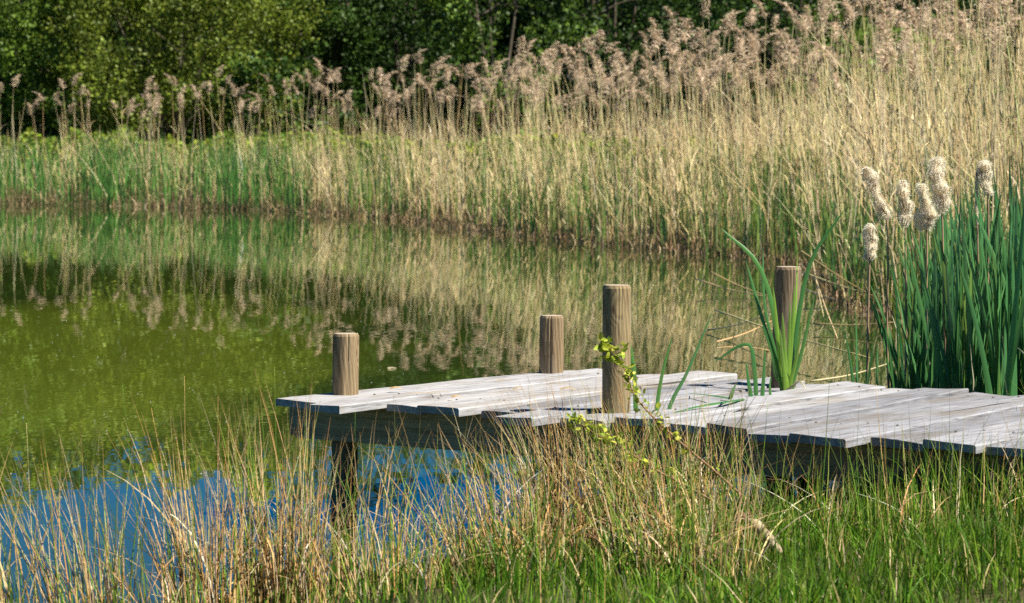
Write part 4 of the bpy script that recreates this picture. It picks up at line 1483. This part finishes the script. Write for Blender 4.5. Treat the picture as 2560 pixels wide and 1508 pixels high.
# scattered green stems over the grassy bank
cnt = 1300
bx, by = rng.uniform(-0.3, 2.6, cnt), rng.uniform(9.2, 12.4, cnt)
kp = pond_dist(bx, by) > 0.02
bx, by = bx[kp], by[kp]
cnt = len(bx)
base = np.stack([bx, by, ground_z(bx, by) - 0.01], -1)
Pc, t = centerlines(base, 0.08 + 0.34 * rng.random(cnt) ** 2.8, rng.uniform(0, 6.28, cnt), np.abs(rng.normal(0.2, 0.2, cnt)), rng.uniform(0, 0.15, cnt), 5, 1.6, 0.003)
st = rng.random(cnt) < 0.22
c = np.where(st[:, None], pick(RUSH_STRAW, cnt), pick(RUSH_GREEN + GRASS, cnt, jit=0.2))
V, F, k = tubes(Pc, t, rng.uniform(0.0011, 0.0020, cnt), 3, 0.8, 0.12)
add('scattered_rushes', mesh_np('scattered_rushes', V, F, vcol(c, t, k, tip=(0.32, 0.20, 0.07), tip_from=0.85)), M_RUSH, kind='stuff',
    label='thin green rush stems scattered through the near bank grass', category='rushes')

# the stems that stand out one by one
RUSH_ME = {'straw': [], 'green': []}
for kind, cols in (('straw', RUSH_STRAW), ('green', RUSH_GREEN)):
    for q in range(8):
        Pc, t = centerlines(np.zeros((1, 3)), np.ones(1), np.zeros(1), np.array([0.05 + 0.06 * q]), np.array([0.02 * (q % 4)]), 9, 1.5 + 0.1 * (q % 3), 0.002)
        V, F, k = tubes(Pc, t, np.array([0.0033]), 5, 0.8, 0.1)
        me = mesh_np('rush_stem', V, F, vcol(pick(cols, 1), t, k, tip=(0.38, 0.23, 0.09), tip_from=0.82), smooth=True)
        me.materials.append(M_RUSH)
        RUSH_ME[kind].append(me)


def spot_of(px):
    for lim, w in ((150, 'at the left edge over blue water'), (420, 'left of the straw tussocks over blue water'), (620, 'left of the deck corner'),
                   (780, 'right below the outer deck corner'), (920, 'before the corner pile'), (1180, 'under the jetty beam'), (1420, 'left of the tallest post foot'),
                   (1620, 'below the tallest post'), (1850, 'around the leafy sapling'), (2050, 'below the bright tuft'), (2300, 'before the right planks')):
        if px < lim:
            return w
    return 'near the right edge'


zones = [(-1.9, -0.95, 10.1, 10.5, 0.68, 55, 0.6, 'lower left', 2.6), (-0.95, -0.15, 10.4, 11.1, 0.66, 60, 0.5, 'below the outer end of the jetty', 1.6),
         (0.05, 0.9, 10.4, 11.4, 0.66, 65, 0.55, 'in front of the middle of the jetty', 2.5), (0.9, 2.0, 10.6, 11.6, 0.50, 45, 0.2, 'in front of the right half of the jetty', 1.7)]
for x0, x1, y0, y1, hgt, cnt, sh, where, mean_az in zones:
    for j in range(cnt):
        X, Y = random.uniform(x0, x1), random.uniform(y0, y1)
        kd = 'straw' if random.random() < sh else 'green'
        az = random.gauss(math.pi, 0.9) if random.random() < (0.75 if mean_az > 2 else 0.5) else random.gauss(0, 0.9)
        gz = max(float(ground_z(np.array([X]), np.array([Y]))[0]), -0.02) - 0.01
        hh = hgt * random.uniform(0.72, 1.12)
        add('rush_stem', random.choice(RUSH_ME[kd]), None, loc=(X, Y, gz), rot=(0, 0, az), scale=(hh, hh, hh),
            label=f"{'high' if hh > hgt * 0.92 else 'low'} {'straw-coloured' if kd == 'straw' else 'green'} rush stem leaning "
                  + ('right' if math.cos(az) > 0.25 else 'left' if math.cos(az) < -0.25 else 'back or forward') + f", {spot_of(X / Y * F_PX + CX)}", category='rush',
            group='rush stems ' + spot_of(X / Y * F_PX + CX))

# stems whose tips rise clear of the others
for (tip, foot, kd, lab) in (((306, 958), (385, 1420), 'green', 'longest green rush stem at left, tip high against the green water'),
                             ((461, 940), (466, 1420), 'straw', 'straight tan rush stem left of centre, highest of the straw ones at left'),
                             ((66, 1058), (95, 1500), 'straw', 'straw rush stem nearest the left edge with a clear tip'),
                             ((545, 990), (540, 1400), 'straw', 'tan rush stem right of the highest straw one'),
                             ((686, 915), (700, 1400), 'green', 'thin green rush stem just left of the deck corner'),
                             ((888, 1030), (880, 1420), 'green', 'green rush stem crossing in front of the corner pile'),
                             ((150, 1095), (240, 1480), 'straw', 'leaning straw rush stem at left over the blue water'),
                             ((378, 1020), (520, 1430), 'straw', 'arching tan rush stem left of the tallest tussock'),
                             ((1125, 1000), (1300, 1400), 'straw', 'long tan rush stem sloping up left before the jetty beam'),
                             ((1920, 1000), (1880, 1380), 'green', 'tall green rush stem in front of the bright tuft'),
                             ((2075, 930), (2040, 1390), 'green', 'very tall green rush stem before the right planks'),
                             ((2190, 960), (2230, 1390), 'straw', 'tall brown rush stem before the right planks')):
    Y = 11.0
    f = at_y(foot[0], foot[1], Y)
    f[2] = max(float(ground_z(f[0:1], f[1:2])[0]), 0) - 0.01
    tp = at_y(*tip, Y + random.uniform(-0.1, 0.1))
    mid = (f + tp) / 2 + np.array([(f[0] - tp[0]) * 0.12 * -1, 0, 0.01])
    Pm = smooth_curve([f, mid, tp], 10)
    V, F = polytube(Pm - f, np.linspace(0.0026, 0.0005, 10), 6)
    c = np.repeat(pick(RUSH_STRAW if kd == 'straw' else RUSH_GREEN, 1), len(V), 0)
    add('rush_stem', mesh_np('rush_stem', V, clean_faces(F), c, smooth=True), M_RUSH, loc=f, label=lab, category='rush', group='long rush stems with clear tips')

# ------------------------------------------------------------------ leafy sapling in front of the jetty
SAP_LEAF = []
for q in range(5):
    Vl = np.array([(0, 0, 0), (0.3, 0.28, 0.05), (0.62, 0.30, 0.03), (1.0, 0.05, -0.10), (0.62, -0.30, 0.04), (0.3, -0.27, 0.06), (0.5, 0, -0.04)], float)
    Vl[:, 1] *= rng.uniform(0.8, 1.15)
    Fl = np.array([[0, 1, 6], [1, 2, 6], [2, 3, 6], [3, 4, 6], [4, 5, 6], [5, 0, 6]])
    c = np.array([[(0.46, 0.50, 0.055), (0.36, 0.44, 0.05), (0.54, 0.52, 0.09), (0.26, 0.37, 0.045), (0.42, 0.46, 0.06)][q]])
    me = mesh_np('leaf', Vl, Fl, np.repeat(c, 7, 0), smooth=True)
    me.materials.append(M_GRASS)
    SAP_LEAF.append(me)
Ys = 11.0
sap_foot = at_y(1935, 1330, Ys)
sap_foot[2] = float(ground_z(sap_foot[0:1], sap_foot[1:2])[0])
sap = add('sapling', None, loc=sap_foot, label='young hawthorn sapling with two slanting twigs of yellow-green leaves before the jetty', category='sapling')
twigs = [[(1905, 1290), (1800, 1190), (1700, 1105), (1630, 1040), (1585, 985), (1560, 920), (1512, 872)],
         [(1870, 1310), (1760, 1240), (1640, 1175), (1570, 1130), (1500, 1090), (1432, 1052)]]
for ti, tw in enumerate(twigs):
    pts = [sap_foot] + [at_y(a, b, Ys + 0.02 * q * (1 - 2 * ti)) for q, (a, b) in enumerate(tw)]
    P = smooth_curve(pts, 40) - sap_foot
    V, F = polytube(P, np.linspace(0.0052, 0.0018, 40), 6)
    tg = add('twig', mesh_np('twig', V, clean_faces(F), smooth=True), M_TWIG, sap)
    spots = (12, 15, 18, 20, 22, 24, 26, 28, 30, 31, 32, 33, 34, 35, 36, 37, 38, 39, 39, 39) if ti == 0 else (15, 17, 20, 22, 24, 26, 28, 29, 30, 31, 32, 33, 34, 35, 36, 37, 38, 39, 39)
    for sidx in spots:
        nlf = random.randint(8, 12)
        big = 1.0 + 0.35 * (ti == 0 and sidx > 33)
        sp = Vector(P[sidx])
        out = Vector((random.gauss(0, 1), random.gauss(0, 1), random.uniform(-0.2, 1.2))).normalized() * random.uniform(0.0, 0.024 * big)
        for q in range(nlf):
            s_ = random.uniform(0.017, 0.030) * big
            add('leaf', random.choice(SAP_LEAF), None, tg, loc=sp + out + Vector((random.gauss(0, 0.013), random.gauss(0, 0.013), random.gauss(0, 0.013))),
                rot=(random.gauss(0, 0.7), random.gauss(-0.5, 0.5), random.uniform(0, 6.28)), scale=(s_, s_, s_))

# ------------------------------------------------------------------ broken dead stalk in the grass
Yk = 10.5
p = [at_y(1868, 1296, Yk), at_y(1898, 1322, Yk), at_y(1925, 1352, Yk), at_y(1950, 1384, Yk - 0.02)]
P = smooth_curve(p, 12)
V, F = polytube(P - P[-1], np.array([0.006, 0.012, 0.019, 0.021, 0.020, 0.019, 0.020, 0.020, 0.019, 0.018, 0.016, 0.012]), 12)
V += rng.normal(0, 0.0012, V.shape)
stalk = add('broken_stalk', None, loc=P[-1], label='thick pale broken stalk with frayed dark end lying in the grass at lower right', category='stalk')
add('stem', mesh_np('stem', V, clean_faces(F), smooth=True), M_STALK, stalk)
for q in range(7):
    d = np.array([random.uniform(-0.07, 0.0), random.uniform(-0.02, 0.02), random.uniform(-0.01, 0.05)])
    Vs, Fs = polytube(smooth_curve([P[1], P[1] + d * 0.6 + np.array([0, 0, 0.01]), P[1] + d], 5) - P[-1], np.linspace(0.004, 0.001, 5), 5)
    add('splinter', mesh_np('splinter', Vs, clean_faces(Fs), smooth=True), M_TWIG, stalk)
